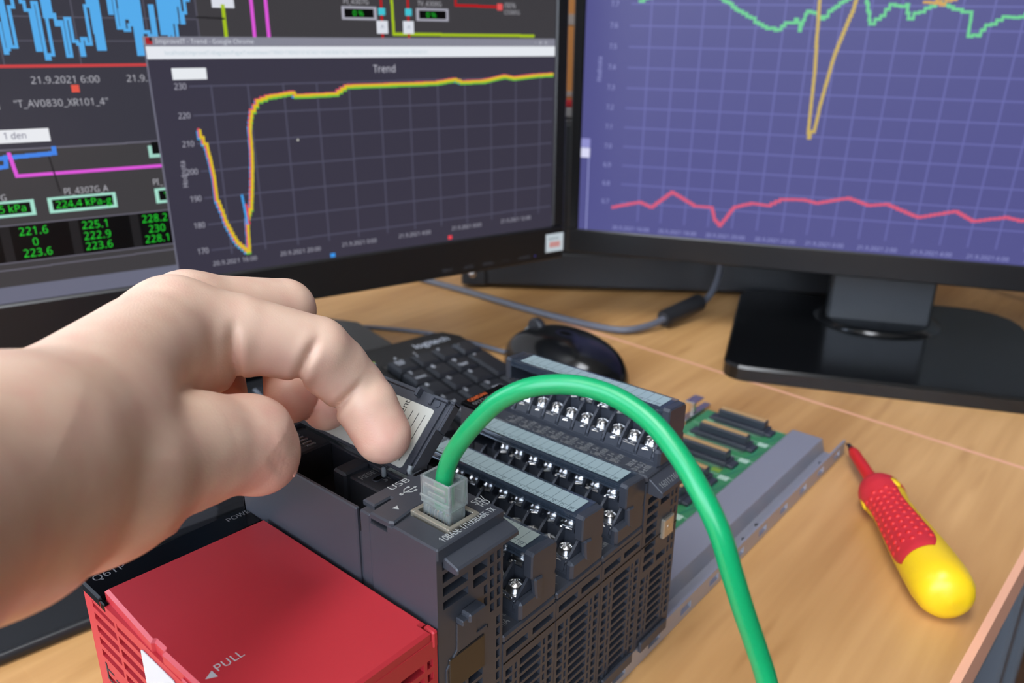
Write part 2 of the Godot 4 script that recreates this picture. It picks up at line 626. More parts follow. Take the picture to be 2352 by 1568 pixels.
# ceiling luminaires: a housing, a glowing diffuser and an area light of the same size just under it
func ceiling_lamp(at: Vector3, label: String) -> void:
	var t := thing("ceiling_lamp", label, "ceiling lamp", at)
	var s := Shape.new()
	s.box(Vector3(-620, -8, -320), Vector3(620, 0, -300), 2)
	s.box(Vector3(-620, -8, 300), Vector3(620, 0, 320), 2)
	s.box(Vector3(-620, -8, -300), Vector3(-600, 0, 300), 2)
	s.box(Vector3(600, -8, -300), Vector3(620, 0, 300), 2)
	obj("frame", s, plastic(Color8(226, 226, 224), 0.5), t)
	var m := plastic(Color8(235, 238, 240), 0.6)
	m.emission_enabled = true
	m.emission = Color(0.95, 0.97, 1.0)
	m.emission_energy_multiplier = 3.0
	obj("diffuser", Shape.new().box(Vector3(-600, -5, -300), Vector3(600, -1, 300), 0.0), m, t)
	var l := AreaLight3D.new()
	l.name = "lamp_light"
	l.area_size = Vector2(1.2, 0.6)
	l.light_color = Color(0.96, 0.975, 1.0)
	l.light_energy = LAMP
	l.shadow_enabled = true
	l.rotation_degrees = Vector3(-90, 0, 0)
	l.position = Vector3(0, -7, 0) * K
	t.add_child(l, true)

const LAMP := 2.5
# ---------------------------------------------------------------- screens (drawn in millimetres of the panel: x leftwards negative, y up)
const LH := 296.0
const SC := 4.3

func P2(u: float, v: float) -> Vector2:
	return Vector2((474.0 + u) * SC, (LH - v) * SC)

func pts(l: Array) -> Array:
	var o := []
	for i in range(0, l.size(), 2):
		o.append(P2(l[i], l[i + 1]))
	return o

func left_picture() -> ImageTexture:
	var bg := Color8(62, 61, 70)
	var p := pen(2038, 1273, bg)
	var g := Color8(88, 87, 102)
	var white := Color8(232, 236, 246)
	var blue := Color8(90, 182, 250)
	var mag := Color8(236, 92, 232)
	var R := func(u0: float, v1: float, u1: float, v0: float, c: Color) -> void:
		var a := P2(u0, v1)
		p.rect(a.x, a.y, (u1 - u0) * SC, (v1 - v0) * SC, c)
	# trend panel behind, upper left
	R.call(-474.0, 296.0, -255.0, 84.0, Color8(60, 59, 70))
	R.call(-255.0, 296.0, 0.0, 140.0, Color8(66, 64, 68))
	for x in [-383, -355, -319, -283]:
		p.line(P2(x + 1.0, 296), P2(x, 127), 3, g)
	for y in [175, 163, 151, 139]:
		p.line(P2(-474, y), P2(-256, y), 3, g)
	p.line(P2(-255, 296), P2(-255, 140), 4, g)
	var rng := RandomNumberGenerator.new()
	rng.seed = 7
	var u := -460.0
	var v := 146.0
	var trace := []
	while u < -259.0:
		trace.append(P2(u, v))
		u += rng.randf_range(1.0, 2.4)
		trace.append(P2(u, v))
		var base: float = 152.0 + 10.0 * sin(u * 0.12) + (-14.0 if u > -362 and u < -347 else 0.0)
		v = clampf(base + rng.randf_range(-16.0, 15.0), 130.0, 176.0)
	p.path(trace, 7, blue)
	for k in [[-333, 150, 176, 5], [-310, 134, 176, 5], [-296, 150, 180, 9], [-290, 131, 180, 5], [-276, 142, 180, 7], [-271, 148, 180, 6]]:
		R.call(k[0], k[2], k[0] + k[3], k[1], blue)
	p.line(P2(-474, 126.5), P2(-284, 126.5), 7, Color8(214, 70, 72))
	p.write("21.9.2021 6:00", P2(-345, 0).x, P2(0, 117.5).y, 22, Color8(198, 198, 206))
	p.write("21.9.2021 8:00", P2(-298, 0).x, P2(0, 117.5).y, 22, Color8(198, 198, 206))
	R.call(-326.0, 116.5, -322.0, 112.5, Color8(238, 92, 76))
	p.write("/s]", P2(-367, 0).x, P2(0, 105.5).y, 22, Color8(198, 198, 206))
	p.write("\"T_AV0830_XR101_4\"", P2(-355, 0).x, P2(0, 105.5).y, 21, Color8(198, 198, 206))
	R.call(-366.0, 94.5, -340.5, 87.5, Color8(248, 250, 255))
	p.write("1 den", P2(-363, 0).x, P2(0, 89.5).y, 19, Color8(120, 120, 140))
	# process diagram, lower left
	R.call(-474.0, 83.5, -284.0, 0.0, Color8(66, 64, 67))
	p.line(P2(-474, 83.6), P2(-284, 84.2), 4, Color8(112, 110, 124))
	p.path(pts([-374, 79.5, -340, 81, -340, 83.5]), 10, Color8(70, 140, 246))
	p.path(pts([-374, 74.5, -364, 75.5, -363.5, 80.5]), 9, Color8(70, 140, 246))
	p.path(pts([-361.5, 82, -360, 70, -284, 70]), 8, mag)
	p.path(pts([-343, 79, -341, 60]), 3, Color8(30, 30, 32))
	R.call(-292.0, 82.0, -284.0, 75.0, Color8(170, 226, 210))
	R.call(-290.0, 84.0, -284.0, 77.0, Color.BLACK)
	p.write("PI_4307G_A", P2(-340, 0).x, P2(0, 57.7).y, 19, Color8(206, 206, 214))
	p.write("4307G", P2(-380, 0).x, P2(0, 57.2).y, 19, Color8(206, 206, 214))
	p.write("PI_", P2(-293, 0).x, P2(0, 59.0).y, 19, Color8(206, 206, 214))
	for k in [[-388.0, -354.5], [-348.0, -313.0], [-292.0, -260.0]]:
		R.call(k[0], 57.0, k[1], 48.0, Color8(176, 238, 218))
		R.call(k[0] + 2.0, 55.6, k[1] - 2.0, 49.6, Color.BLACK)
	var green := Color8(40, 250, 60)
	p.write("224,4 kPa-g", P2(-345, 0).x, P2(0, 50.6).y, 24, green)
	p.write("224,5 kPa", P2(-383, 0).x, P2(0, 50.6).y, 24, green)
	p.write("1", P2(-288, 0).x, P2(0, 50.6).y, 24, green)
	R.call(-474.0, 43.6, -284.0, 23.0, Color.BLACK)
	for k in [-374.0, -340.0, -308.0]:
		R.call(k, 43.6, k + 5.0, 23.0, Color8(32, 31, 33))
	p.line(P2(-474, 43.6), P2(-284, 43.6), 3, Color8(112, 110, 124))
	p.line(P2(-474, 23), P2(-284, 23), 3, Color8(112, 110, 124))
	p.line(P2(-474, 18.5), P2(-284, 19.5), 3, Color8(112, 110, 124))
	var rows := [["221.6", "225.1", "228.2"], ["0", "222.9", "230"], ["223.6", "223.6", "228.1"]]
	for j in 3:
		for i in 3:
			var s: String = rows[j][i]
			p.write(s, P2([-358.5, -327.0, -295.0][i] - s.length() * 1.42, 0).x, P2(0, 37.4 - j * 6.1).y, 25, green)
	R.call(-474.0, 9.5, 0.0, 0.0, Color8(112, 114, 134))
	# diagram at the top right
	var lime := Color8(176, 206, 30)
	R.call(-246.0, 170.0, -233.0, 157.0, white)
	p.line(P2(-239.8, 158), P2(-239.8, 140), 9, lime)
	p.line(P2(-255, 152), P2(-240, 151.5), 4, Color8(34, 33, 36))
	p.line(P2(-223, 190), P2(-223, 140), 9, mag)
	p.line(P2(-214.5, 190), P2(-214.5, 140), 9, mag)
	p.path(pts([-132.5, 190, -131.5, 143.8, -20, 143.4]), 8, lime)
	p.line(P2(-139.5, 190), P2(-139.5, 142), 7, Color8(196, 24, 30))
	p.line(P2(-120.5, 190), P2(-120.5, 142), 7, Color8(196, 24, 30))
	p.path(pts([-84.5, 190, -84.5, 162.6, -50, 162.2]), 7, Color8(196, 24, 30))
	R.call(-51.0, 164.6, -46.5, 160.0, Color8(240, 90, 92))
	p.write("/00%", P2(-46, 0).x, P2(0, 161.5).y, 19, Color8(190, 190, 198))
	p.write("CISIMIG", P2(-46, 0).x, P2(0, 157.5).y, 16, Color8(190, 190, 198))
	for k in [[-167.0, -143.0], [-114.5, -90.0]]:
		R.call(k[0], 160.0, k[1], 152.0, Color8(178, 178, 192))
		R.call(k[0] + 2.0, 158.6, k[1] - 2.0, 153.4, Color.BLACK)
		p.write("0 %", P2(k[0] + 7.0, 0).x, P2(0, 154.3).y, 20, green)
	p.write("PI_4307G", P2(-166, 0).x, P2(0, 161.4).y, 18, Color8(196, 196, 204))
	p.write("TV_4308G", P2(-114, 0).x, P2(0, 161.4).y, 18, Color8(196, 196, 204))
	for k in [-139.5, -120.5]:
		R.call(k - 2.2, 159.6, k + 2.8, 155.0, Color8(70, 206, 224))
		R.call(k - 4.0, 152.0, k + 4.0, 144.0, white)
		p.write("^", P2(k - 1.6, 0).x, P2(0, 146.2).y, 20, Color8(130, 140, 160))
	# the browser window with the trend
	R.call(-286.0, 141.5, 0.0, 0.0, Color8(61, 58, 74))
	R.call(-286.0, 141.5, 0.0, 136.4, Color8(142, 143, 158))
	R.call(-285.0, 136.4, 0.0, 129.2, Color8(244, 248, 255))
	R.call(-286.0, 136.4, -285.0, 0.0, Color8(120, 120, 138))
	R.call(-284.6, 141.0, -281.0, 137.2, Color8(180, 40, 46))
	R.call(-282.6, 141.0, -281.0, 139.0, Color8(30, 30, 34))
	p.write("ImproveIT - Trend - Google Chrome", P2(-280, 0).x, P2(0, 137.7).y, 15, white)
	p.write("-   o   x", P2(-19, 0).x, P2(0, 137.7).y, 16, white)
	p.write("localhost/ImproveIT/diagram/Page/TrendViewer?TRND=TREND101&TAG1=AV0830&TAG2=TREND101&TAG3=AV0830&TAG4=TREND101", P2(-276, 0).x, P2(0, 131.6).y, 12, Color8(198, 216, 226))
	p.write("Trend", P2(-148, 0).x, P2(0, 120.0).y, 27, Color8(214, 214, 226))
	R.call(-273.0, 124.6, -253.5, 118.0, Color8(246, 250, 255))
	var rg := Color8(84, 83, 104)
	for k in 7:
		var y := 114.2 - k * 16.4
		p.line(P2(-264, y), P2(-2, y + 0.8), 4, rg)
		p.write(str(230 - k * 10), P2(-273.5, 0).x, P2(0, y - 1.8).y, 19, Color8(196, 196, 210))
	for k in 12:
		var x := -252.0 + k * 21.7
		p.line(P2(x, 114.5), P2(x, 12.5), 4, rg)
	var curve := [-262, 89, -260.5, 85, -259, 81, -258, 73, -257, 62, -257, 49, -254.5, 40, -253, 33, -250, 25, -248, 20, -241, 12, -240, 31, -237, 39, -234, 60, -232.5, 74, -232, 90, -230, 99, -226, 105, -220, 107, -205, 109, -202, 107, -176, 107.5, -168, 112, -103, 112.6, -88, 114.5, -82, 112.6, -64, 113, -46, 116, -38, 114.6, -20, 116, -2, 116.6]
	var stepped := []
	for i in range(0, curve.size() - 2, 2):
		var a := Vector2(curve[i], curve[i + 1])
		var b := Vector2(curve[i + 2], curve[i + 3])
		var n := int(maxf(a.distance_to(b) / 2.6, 1.0))
		for k in n:
			var q := a.lerp(b, float(k) / n)
			var w := a.lerp(b, float(k + 1) / n)
			stepped.append(q)
			stepped.append(Vector2(w.x, q.y) if i > 22 else Vector2(q.x, w.y))
	for k in [[Vector2(-1.1, -0.7), Color8(70, 170, 246)], [Vector2(0.3, -1.2), Color8(120, 204, 70)], [Vector2(-0.6, 0.5), Color8(240, 90, 110)], [Vector2(0.35, 0.0), Color8(236, 206, 40)]]:
		var l := []
		for q in stepped:
			l.append(P2(q.x + k[0].x, q.y + k[0].y))
		p.path(l, 6, k[1])
	p.path(pts([-241.5, 48, -240.2, 30]), 6, Color8(70, 170, 246))
	p.path(pts([-239.5, 42, -239.0, 30]), 5, Color8(240, 80, 90))
	R.call(-203.0, 80.6, -201.8, 79.4, Color8(230, 230, 220))
	var when := ["20.9.2021 16:00", "20.9.2021 20:00", "21.9.2021 0:00", "21.9.2021 4:00", "21.9.2021 8:00", "21.9.2021 12:00"]
	for k in 6:
		p.write(when[k], P2(-265 + k * 43.2, 0).x, P2(0, 5.6 + k * 0.5).y, 17, Color8(196, 196, 210))
	R.call(-187.0, 3.2, -183.4, 0.2, Color8(60, 160, 250))
	R.call(-95.0, 4.0, -91.4, 1.0, Color8(250, 70, 84))
	p.write("Hodnota", P2(-272.5, 0).x, P2(0, 56).y, 18, Color8(196, 196, 210), true)
	return tex(p)

func right_picture() -> ImageTexture:
	var s := 3.8
	var p := pen(2018, 1136, Color8(86, 86, 146))
	var Q := func(u: float, v: float) -> Vector2:
		return Vector2(u * s, (299.0 - v) * s)
	var g := Color8(106, 107, 174)
	var ink := Color8(166, 170, 226)
	for k in 18:
		var y := 27.5 + k * 16.35
		p.line(Q.call(38.0, y), Q.call(531.0, y), 5, g)
		p.write("%.1f" % (6.7 + k * 0.1), Q.call(20.0, 0).x, Q.call(0, y - 2.0).y, 19, ink)
	for k in 24:
		var x := 54.0 + k * 20.6
		p.line(Q.call(x, 299), Q.call(x, 12), 5, g)
	for k in 12:
		p.write(["20.9.2021 16:00", "20.9.2021 18:00", "20.9.2021 20:00", "20.9.2021 22:00", "21.9.2021 0:00", "21.9.2021 2:00", "21.9.2021 4:00", "21.9.2021 6:00", "21.9.2021 8:00", "21.9.2021 10:00", "21.9.2021 12:00", "21.9.2021 14:00"][k], Q.call(31.0 + k * 41.6, 0).x, Q.call(0, 2.0).y, 18, ink)
	p.write("Hodnota", Q.call(15.5, 0).x, Q.call(0, 130).y, 20, ink, true)
	var curve := func(l: Array, w: float, c: Color, jag: float, sd: int) -> void:
		var rng := RandomNumberGenerator.new()
		rng.seed = sd
		var o := []
		for i in range(0, l.size() - 2, 2):
			var a := Vector2(l[i], l[i + 1])
			var b := Vector2(l[i + 2], l[i + 3])
			var n := int(maxf(a.distance_to(b) / 3.0, 1.0))
			for k in n:
				var q := a.lerp(b, float(k) / n) + Vector2(0, rng.randf_range(-jag, jag))
				var z := a.lerp(b, float(k + 1) / n)
				o.append(Q.call(q.x, q.y))
				o.append(Q.call(z.x, q.y) if jag > 0.3 else Q.call(q.x, z.y))
		p.path(o, w, c)
	curve.call([44, 193, 60, 201, 76, 206, 95, 200, 107, 196, 122, 186, 135, 179, 151, 172, 158, 178, 165, 181, 169, 174, 173, 187, 184, 182, 200, 196, 212, 206, 214, 194, 219, 179, 226, 184, 231, 191, 242, 191, 245, 183, 252, 188, 262, 194, 274, 189, 287, 186, 288, 171, 294, 171, 298, 178, 308, 184, 322, 186, 340, 182, 360, 192, 400, 200, 460, 190, 530, 196], 8, Color8(112, 214, 150), 1.2, 3)
	curve.call([178, 260, 181, 193, 183, 168, 185, 146, 186, 123, 187, 99, 189, 92, 191.5, 97, 193, 116, 195, 133, 197.5, 153, 201, 168, 206, 187, 216, 260], 9, Color8(206, 178, 96), 0.0, 4)
	curve.call([254, 193, 268, 192, 262, 196, 275, 195], 7, Color8(216, 170, 90), 0.8, 6)
	curve.call([31, 22, 57, 29, 67, 25, 84, 40, 105, 29, 118, 29, 121, 20, 127, 13, 137, 30, 152, 35, 166, 34, 176, 40, 193, 41, 204, 39, 228, 45, 244, 40, 258, 42, 274, 36, 283, 33, 309, 40, 323, 33, 346, 38, 356, 36, 400, 42, 460, 34, 530, 40], 8, Color8(226, 92, 124), 0.0, 5)
	var a: Vector2 = Q.call(0, 82)
	p.rect(0, a.y, 8 * s, 8 * s, Color8(150, 150, 214))
	a = Q.call(0, 74)
	p.rect(0, a.y, 8 * s, 8.6 * s, Color8(226, 226, 255))
	p.line(Q.call(7.4, 65), Q.call(7.4, 0), 3, ink)
	return tex(p)

func monitor(label: String, o: Vector3, b: Basis, w: float, h: float, e: float, low: float, pic: Texture2D, energy: float, rough: float) -> Node3D:
	# local frame: origin at the lower left corner of the screen surface, x right, y up, z towards the viewer
	var t := thing("monitor", label, "monitor", o, b)
	var s := Shape.new()
	s.box(Vector3(-e, h, -16), Vector3(w + e, h + e, 2), 1.2)
	s.box(Vector3(-e, -low, -16), Vector3(w + e, 0, 2), 1.2)
	s.box(Vector3(-e, 0, -16), Vector3(0, h, 2), 1.2)
	s.box(Vector3(w, 0, -16), Vector3(w + e, h, 2), 1.2)
	obj("bezel", s, MAT.bezel, t)
	obj("screen", Shape.new().flat(Vector2(0, 0), Vector2(w, h)), glow(pic, energy, rough), t)
	var r := Shape.new()
	r.box(Vector3(-e + 2, -low + 2, -26), Vector3(w + e - 2, h + e - 2, -1), 3.0)
	r.box(Vector3(w * 0.2, h * 0.3, -46), Vector3(w * 0.8, h * 0.9, -26), 8.0)
	obj("rear_housing", r, MAT.bezel, t)
	return t

func build_left_monitor() -> void:
	var o := Vector3(434.6, 107.9, -157.5)
	var x := Vector3(0.9591, 0.0106, 0.2828).normalized()
	var z := x.cross(Vector3(0, 1, 0)).normalized()
	var b := Basis(x, z.cross(x), z)
	var t := monitor("black monitor with a dark process screen showing the curve window titled Trend", o - x * 474.0, b, 474, 296, 11.0, 27, left_picture(), 0.86, 0.34)
	var dim := plastic(Color8(66, 66, 70), 0.5)
	for k in [["INPUT", 372.0], ["AUTO", 391.0], ["MENU", 408.0], ["-  /  +", 424.0], ["POWER", 441.0]]:
		text(k[0], 2.2, t, Vector3(k[1], -23.5, 2.05), Basis.IDENTITY, dim, "button_mark")
	obj("power_light", Shape.new().box(Vector3(456, -22.5, 1.8), Vector3(457.5, -21, 2.3), 0.2), plastic(Color8(30, 30, 110), 0.3), t)
	var st := pen(64, 64, Color8(214, 220, 214))
	st.write("SERVIS", 6, 22, 13, Color8(90, 100, 96))
	st.rect(12, 28, 40, 20, Color8(216, 150, 138))
	st.frame(2, 2, 60, 60, 2, Color8(196, 204, 198))
	var sm := plastic(Color.WHITE, 0.5)
	sm.albedo_texture = tex(st)
	var sk := Shape.new()
	sk.box(Vector3(467, -20.5, 2.0), Vector3(484.5, -5.5, 2.35), 0.1)
	obj("sticker", sk, MAT.label_white, t)
	sk = Shape.new()
	sk.t = Transform3D(Basis.IDENTITY, Vector3(0, 0, 2.4))
	sk.flat(Vector2(467.3, -20.2), Vector2(484.2, -5.8))
	obj("sticker_print", sk, sm, t)
	# neck and foot
	var n := Shape.new()
	n.box(Vector3(205, -100, -70), Vector3(269, 60, -50), 4)
	obj("neck", n, MAT.gloss_black, t)
	var f := Shape.new()
	f.t = Transform3D(FLAT_UP, Vector3(237, -106.5, -78))
	f.prism(PackedVector2Array([Vector2(-112, -76), Vector2(112, -76), Vector2(121, -50), Vector2(117, 45), Vector2(95, 74), Vector2(-95, 74), Vector2(-117, 45), Vector2(-121, -50)]), 0, 12, 3)
	obj("foot", f, MAT.gloss_black, t)

func build_right_monitor() -> void:
	var x := Vector3(0.4064, -0.0099, 0.9137).normalized()
	var z := Vector3(-0.9137, 0.0, 0.4064)
	var up := Vector3(-0.079, 0.9958, 0.0)
	up = (up - x * up.dot(x)).normalized()
	z = x.cross(up).normalized()
	var o := Vector3(521.2, 87.2, -192.8)
	var t := monitor("black monitor with a purple chart of green, yellow and red lines", o, Basis(x, up, z), 531, 299, 9.5, 22, right_picture(), 0.92, 0.36)
	# the stand is upright: undo the tilt of the panel
	var sx := Vector3(0.4064, 0, 0.9137).normalized()
	var sz := Vector3(-sx.z, 0, sx.x)
	var local := Transform3D(Basis(x, up, z), o).affine_inverse() * Transform3D(Basis(sx, Vector3.UP, sz), sx * 306.0 - sz * -0.0 + Vector3(0, 0, 0))
	# stand frame: local x along the screen, z towards the viewer; n = distance along z of the desk point
	var f := Shape.new()
	f.t = local * Transform3D(FLAT_UP, Vector3(0, 0, 0))
	var q := PackedVector2Array()
	for k in [[-128, 445, 18], [128, 445, 18], [128, 672, 46], [-120, 672, 20]]:
		var c := Vector2(k[0], k[1])
		var sgn := Vector2(1 if k[0] < 0 else -1, 1 if k[1] < 500 else -1)
		for i in 5:
			var w := PI * 0.5 * i / 4.0
			var d := Vector2(1 - cos(w), 1 - sin(w)) if sgn.x * sgn.y > 0 else Vector2(1 - sin(w), 1 - cos(w))
			q.append(c + d * sgn * float(k[2]))
	f.prism(q, 0.2, 12, 2)
	obj("foot", f, MAT.gloss_black, t)
	var n := Shape.new()
	n.t = local
	n.box(Vector3(-43, 12, -606), Vector3(43, 190, -584), 2.5)
	n.box(Vector3(-60, 110, -626), Vector3(60, 200, -580), 6)
	obj("neck", n, plastic(Color8(34, 36, 38), 0.35), t)
	var c := Shape.new()
	c.t = local * Transform3D(Basis.from_scale(Vector3(1.2, 1, 1)), Vector3(2, 0, -600))
	c.lathe([Vector2(46, 11), Vector2(44.5, 14.5), Vector2(40, 16.5), Vector2(0, 17)], 40)
	obj("swivel_collar", c, MAT.gloss_black, t)
# ---------------------------------------------------------------- the controller rack (x along the rack, y up, z towards the viewer)
func holes(l: Array) -> Array:
	var o := []
	for i in range(0, l.size(), 4):
		o.append(Rect2(l[i], l[i + 2], l[i + 1] - l[i], l[i + 3] - l[i + 2]))
	return o

func plate_with(lo: Vector2, hi: Vector2, hs: Array, depth: float, o: Vector3, b: Basis) -> Shape:
	var s := Shape.new()
	s.t = Transform3D(b, o)
	s.grille(lo, hi, hs, depth)
	var c := [Vector3(lo.x, lo.y, 0), Vector3(hi.x, lo.y, 0), Vector3(hi.x, hi.y, 0), Vector3(lo.x, hi.y, 0)]
	for i in 4:
		var z := Vector3(0, 0, -depth)
		s.quad(c[i] + z, c[(i + 1) % 4] + z, c[(i + 1) % 4], c[i])
	return s

func build_rack() -> void:
	var t := thing("controller_rack", "long metal backplane with a green circuit board and empty connectors under the modules", "rack")
	# folded steel tray: profile in (z, y), extruded along the rack
	var side := Basis(Vector3(0, 0, 1), Vector3(0, 1, 0), Vector3(-1, 0, 0))
	var fl := Shape.new()
	fl.t = Transform3D(side, Vector3.ZERO)
	fl.prism(PackedVector2Array([Vector2(66, 7), Vector2(66, 9.6), Vector2(67.2, 10), Vector2(86, 10), Vector2(88.2, 1.6), Vector2(96.6, 1.4), Vector2(96.6, 0.4), Vector2(87.2, 0.5), Vector2(85, 8.6), Vector2(67.2, 8.6)]), -409.0, 6.0)
	obj("front_flange", fl, MAT.zinc, t)
	var hs := []
	for k in 16:
		var x := 403.0 - k * 27.6
		hs.append(Rect2(x - 4.8, 3.0, 9.6, 3.8))
	var lip := Shape.new()
	lip.t = Transform3D(Basis.IDENTITY, Vector3(0, 0, 98.0))
	lip_open(lip, Vector2(-8, 0.15), Vector2(417, 9.8), hs, 1.4)
	obj("slotted_lip", lip, MAT.zinc, t)
	var back := Shape.new()
	back.t = Transform3D(side, Vector3.ZERO)
	back.prism(PackedVector2Array([Vector2(-1, 0.2), Vector2(-1, 9), Vector2(6, 9), Vector2(6, 7.6), Vector2(0.4, 7.6), Vector2(0.4, 0.2)]), -346.0, 6.0)
	obj("rear_flange", back, MAT.zinc, t)
	var pcb := Shape.new().box(Vector3(57, 5.2, 7), Vector3(406, 6.8, 67), 0.0)
	for i in pcb.v.size():
		pcb.u[i] = Vector2((pcb.v[i].x * 1000.0 - 57.0) / 349.0, (pcb.v[i].z * 1000.0 - 7.0) / 60.0)
	var pic := pen(2048, 352, Color8(58, 128, 82))
	var pale := Color8(112, 170, 128)
	for k in 12:
		var x := (55.2 - 57.0 + 27.4 * k + 27.4) / 349.0 * 2048.0
		pic.rect(x + 32, 40, 34, 220, pale)
		pic.rect(x + 92, 40, 34, 220, pale)
		pic.rect(x + 128, 285, 30, 34, Color8(196, 216, 200))
		pic.rect(x + 150, 8, 3, 340, Color8(176, 206, 184))
		pic.line(Vector2(x, 300), Vector2(x + 90, 330), 7, Color8(36, 108, 78))
		pic.rect(x + 40, 300, 56, 6, Color8(60, 140, 108))
		for j in 4:
			pic.rect(x + 130 + j * 7, 288, 4, 28, Color8(150, 186, 160))
	pic.rect(1600, 240, 32, 34, Color8(120, 150, 60))
	var pm := plastic(Color.WHITE, 0.35)
	pm.albedo_texture = tex(pic)
	obj("circuit_board", pcb, pm, t)
	# connectors of the eight empty slots: body with two side rails and a row of gilt contacts
	for k in range(5, 13):
		var c := 55.2 + 27.4 * k + 13.7
		var s := Shape.new()
		s.box(Vector3(c - 6.0, 6.8, 18.5), Vector3(c + 6.0, 10.2, 54.5), 0.5)
		s.box(Vector3(c - 3.6, 10, 20.2), Vector3(c + 3.6, 15.4, 53), 0.6)
		s.box(Vector3(c - 5.2, 6.8, 14.5), Vector3(c + 4.0, 9.0, 58.5), 0.6)
		var o := obj("connector", s, MAT.block, t)
		var g := Shape.new()
		for j in 25:
			var z := 21.6 + j * 1.25
			g.box(Vector3(c - 1.5, 15.3, z - 0.45), Vector3(c + 2.1, 15.9, z + 0.45), 0.1)
		var pins := obj("contact_row", g, MAT.gold, o)
		pins.set_meta("kind", "stuff")
		var leg := Shape.new()
		for j in 30:
			var z := 20.0 + j * 1.15
			leg.box(Vector3(c - 9.0, 6.8, z - 0.22), Vector3(c - 5.8, 7.3, z + 0.22), 0.0)
		var legs := obj("solder_tails", leg, MAT.steel, o)
		legs.set_meta("kind", "stuff")
	# bright bracket at the rear edge
	var br := Shape.new()
	br.box(Vector3(376, 5.4, 1), Vector3(412, 9.0, 6), 0.3)
	br.box(Vector3(390, 8.8, 1.5), Vector3(393, 16, 4.5), 0.5)
	br.box(Vector3(390, 15, -3), Vector3(404, 16.2, 4.5), 0.4)
	obj("bracket", br, MAT.steel, t)
	var scr := Shape.new()
	for p in [Vector3(392, 1.4, 92.5), Vector3(300, 1.4, 92.0), Vector3(283, 1.4, 92.5)]:
		scr.t = Transform3D(Basis.IDENTITY, p)
		scr.lathe([Vector2(1.6, 0), Vector2(1.4, 0.6), Vector2(0, 0.8)], 12)
	obj("rivets", scr, MAT.deep, t)

func lip_open(s: Shape, lo: Vector2, hi: Vector2, hs: Array, thick: float) -> void:
	# thin sheet with real openings: both faces and the edges of the slots
	var o := s.t
	var g := Shape.new()
	g.t = o
	var x := lo.x
	var slots := hs.duplicate()
	slots.sort_custom(func(a, b): return a.position.x < b.position.x)
	for h in slots:
		g.box(Vector3(x, lo.y, -thick), Vector3(h.position.x, hi.y, 0), 0.0)
		g.box(Vector3(h.position.x, lo.y, -thick), Vector3(h.end.x, h.position.y, 0), 0.0)
		g.box(Vector3(h.position.x, h.end.y, -thick), Vector3(h.end.x, hi.y, 0), 0.0)
		x = h.end.x
	g.box(Vector3(x, lo.y, -thick), Vector3(hi.x, hi.y, 0), 0.0)
	s.v = g.v
	s.n = g.n
	s.u = g.u

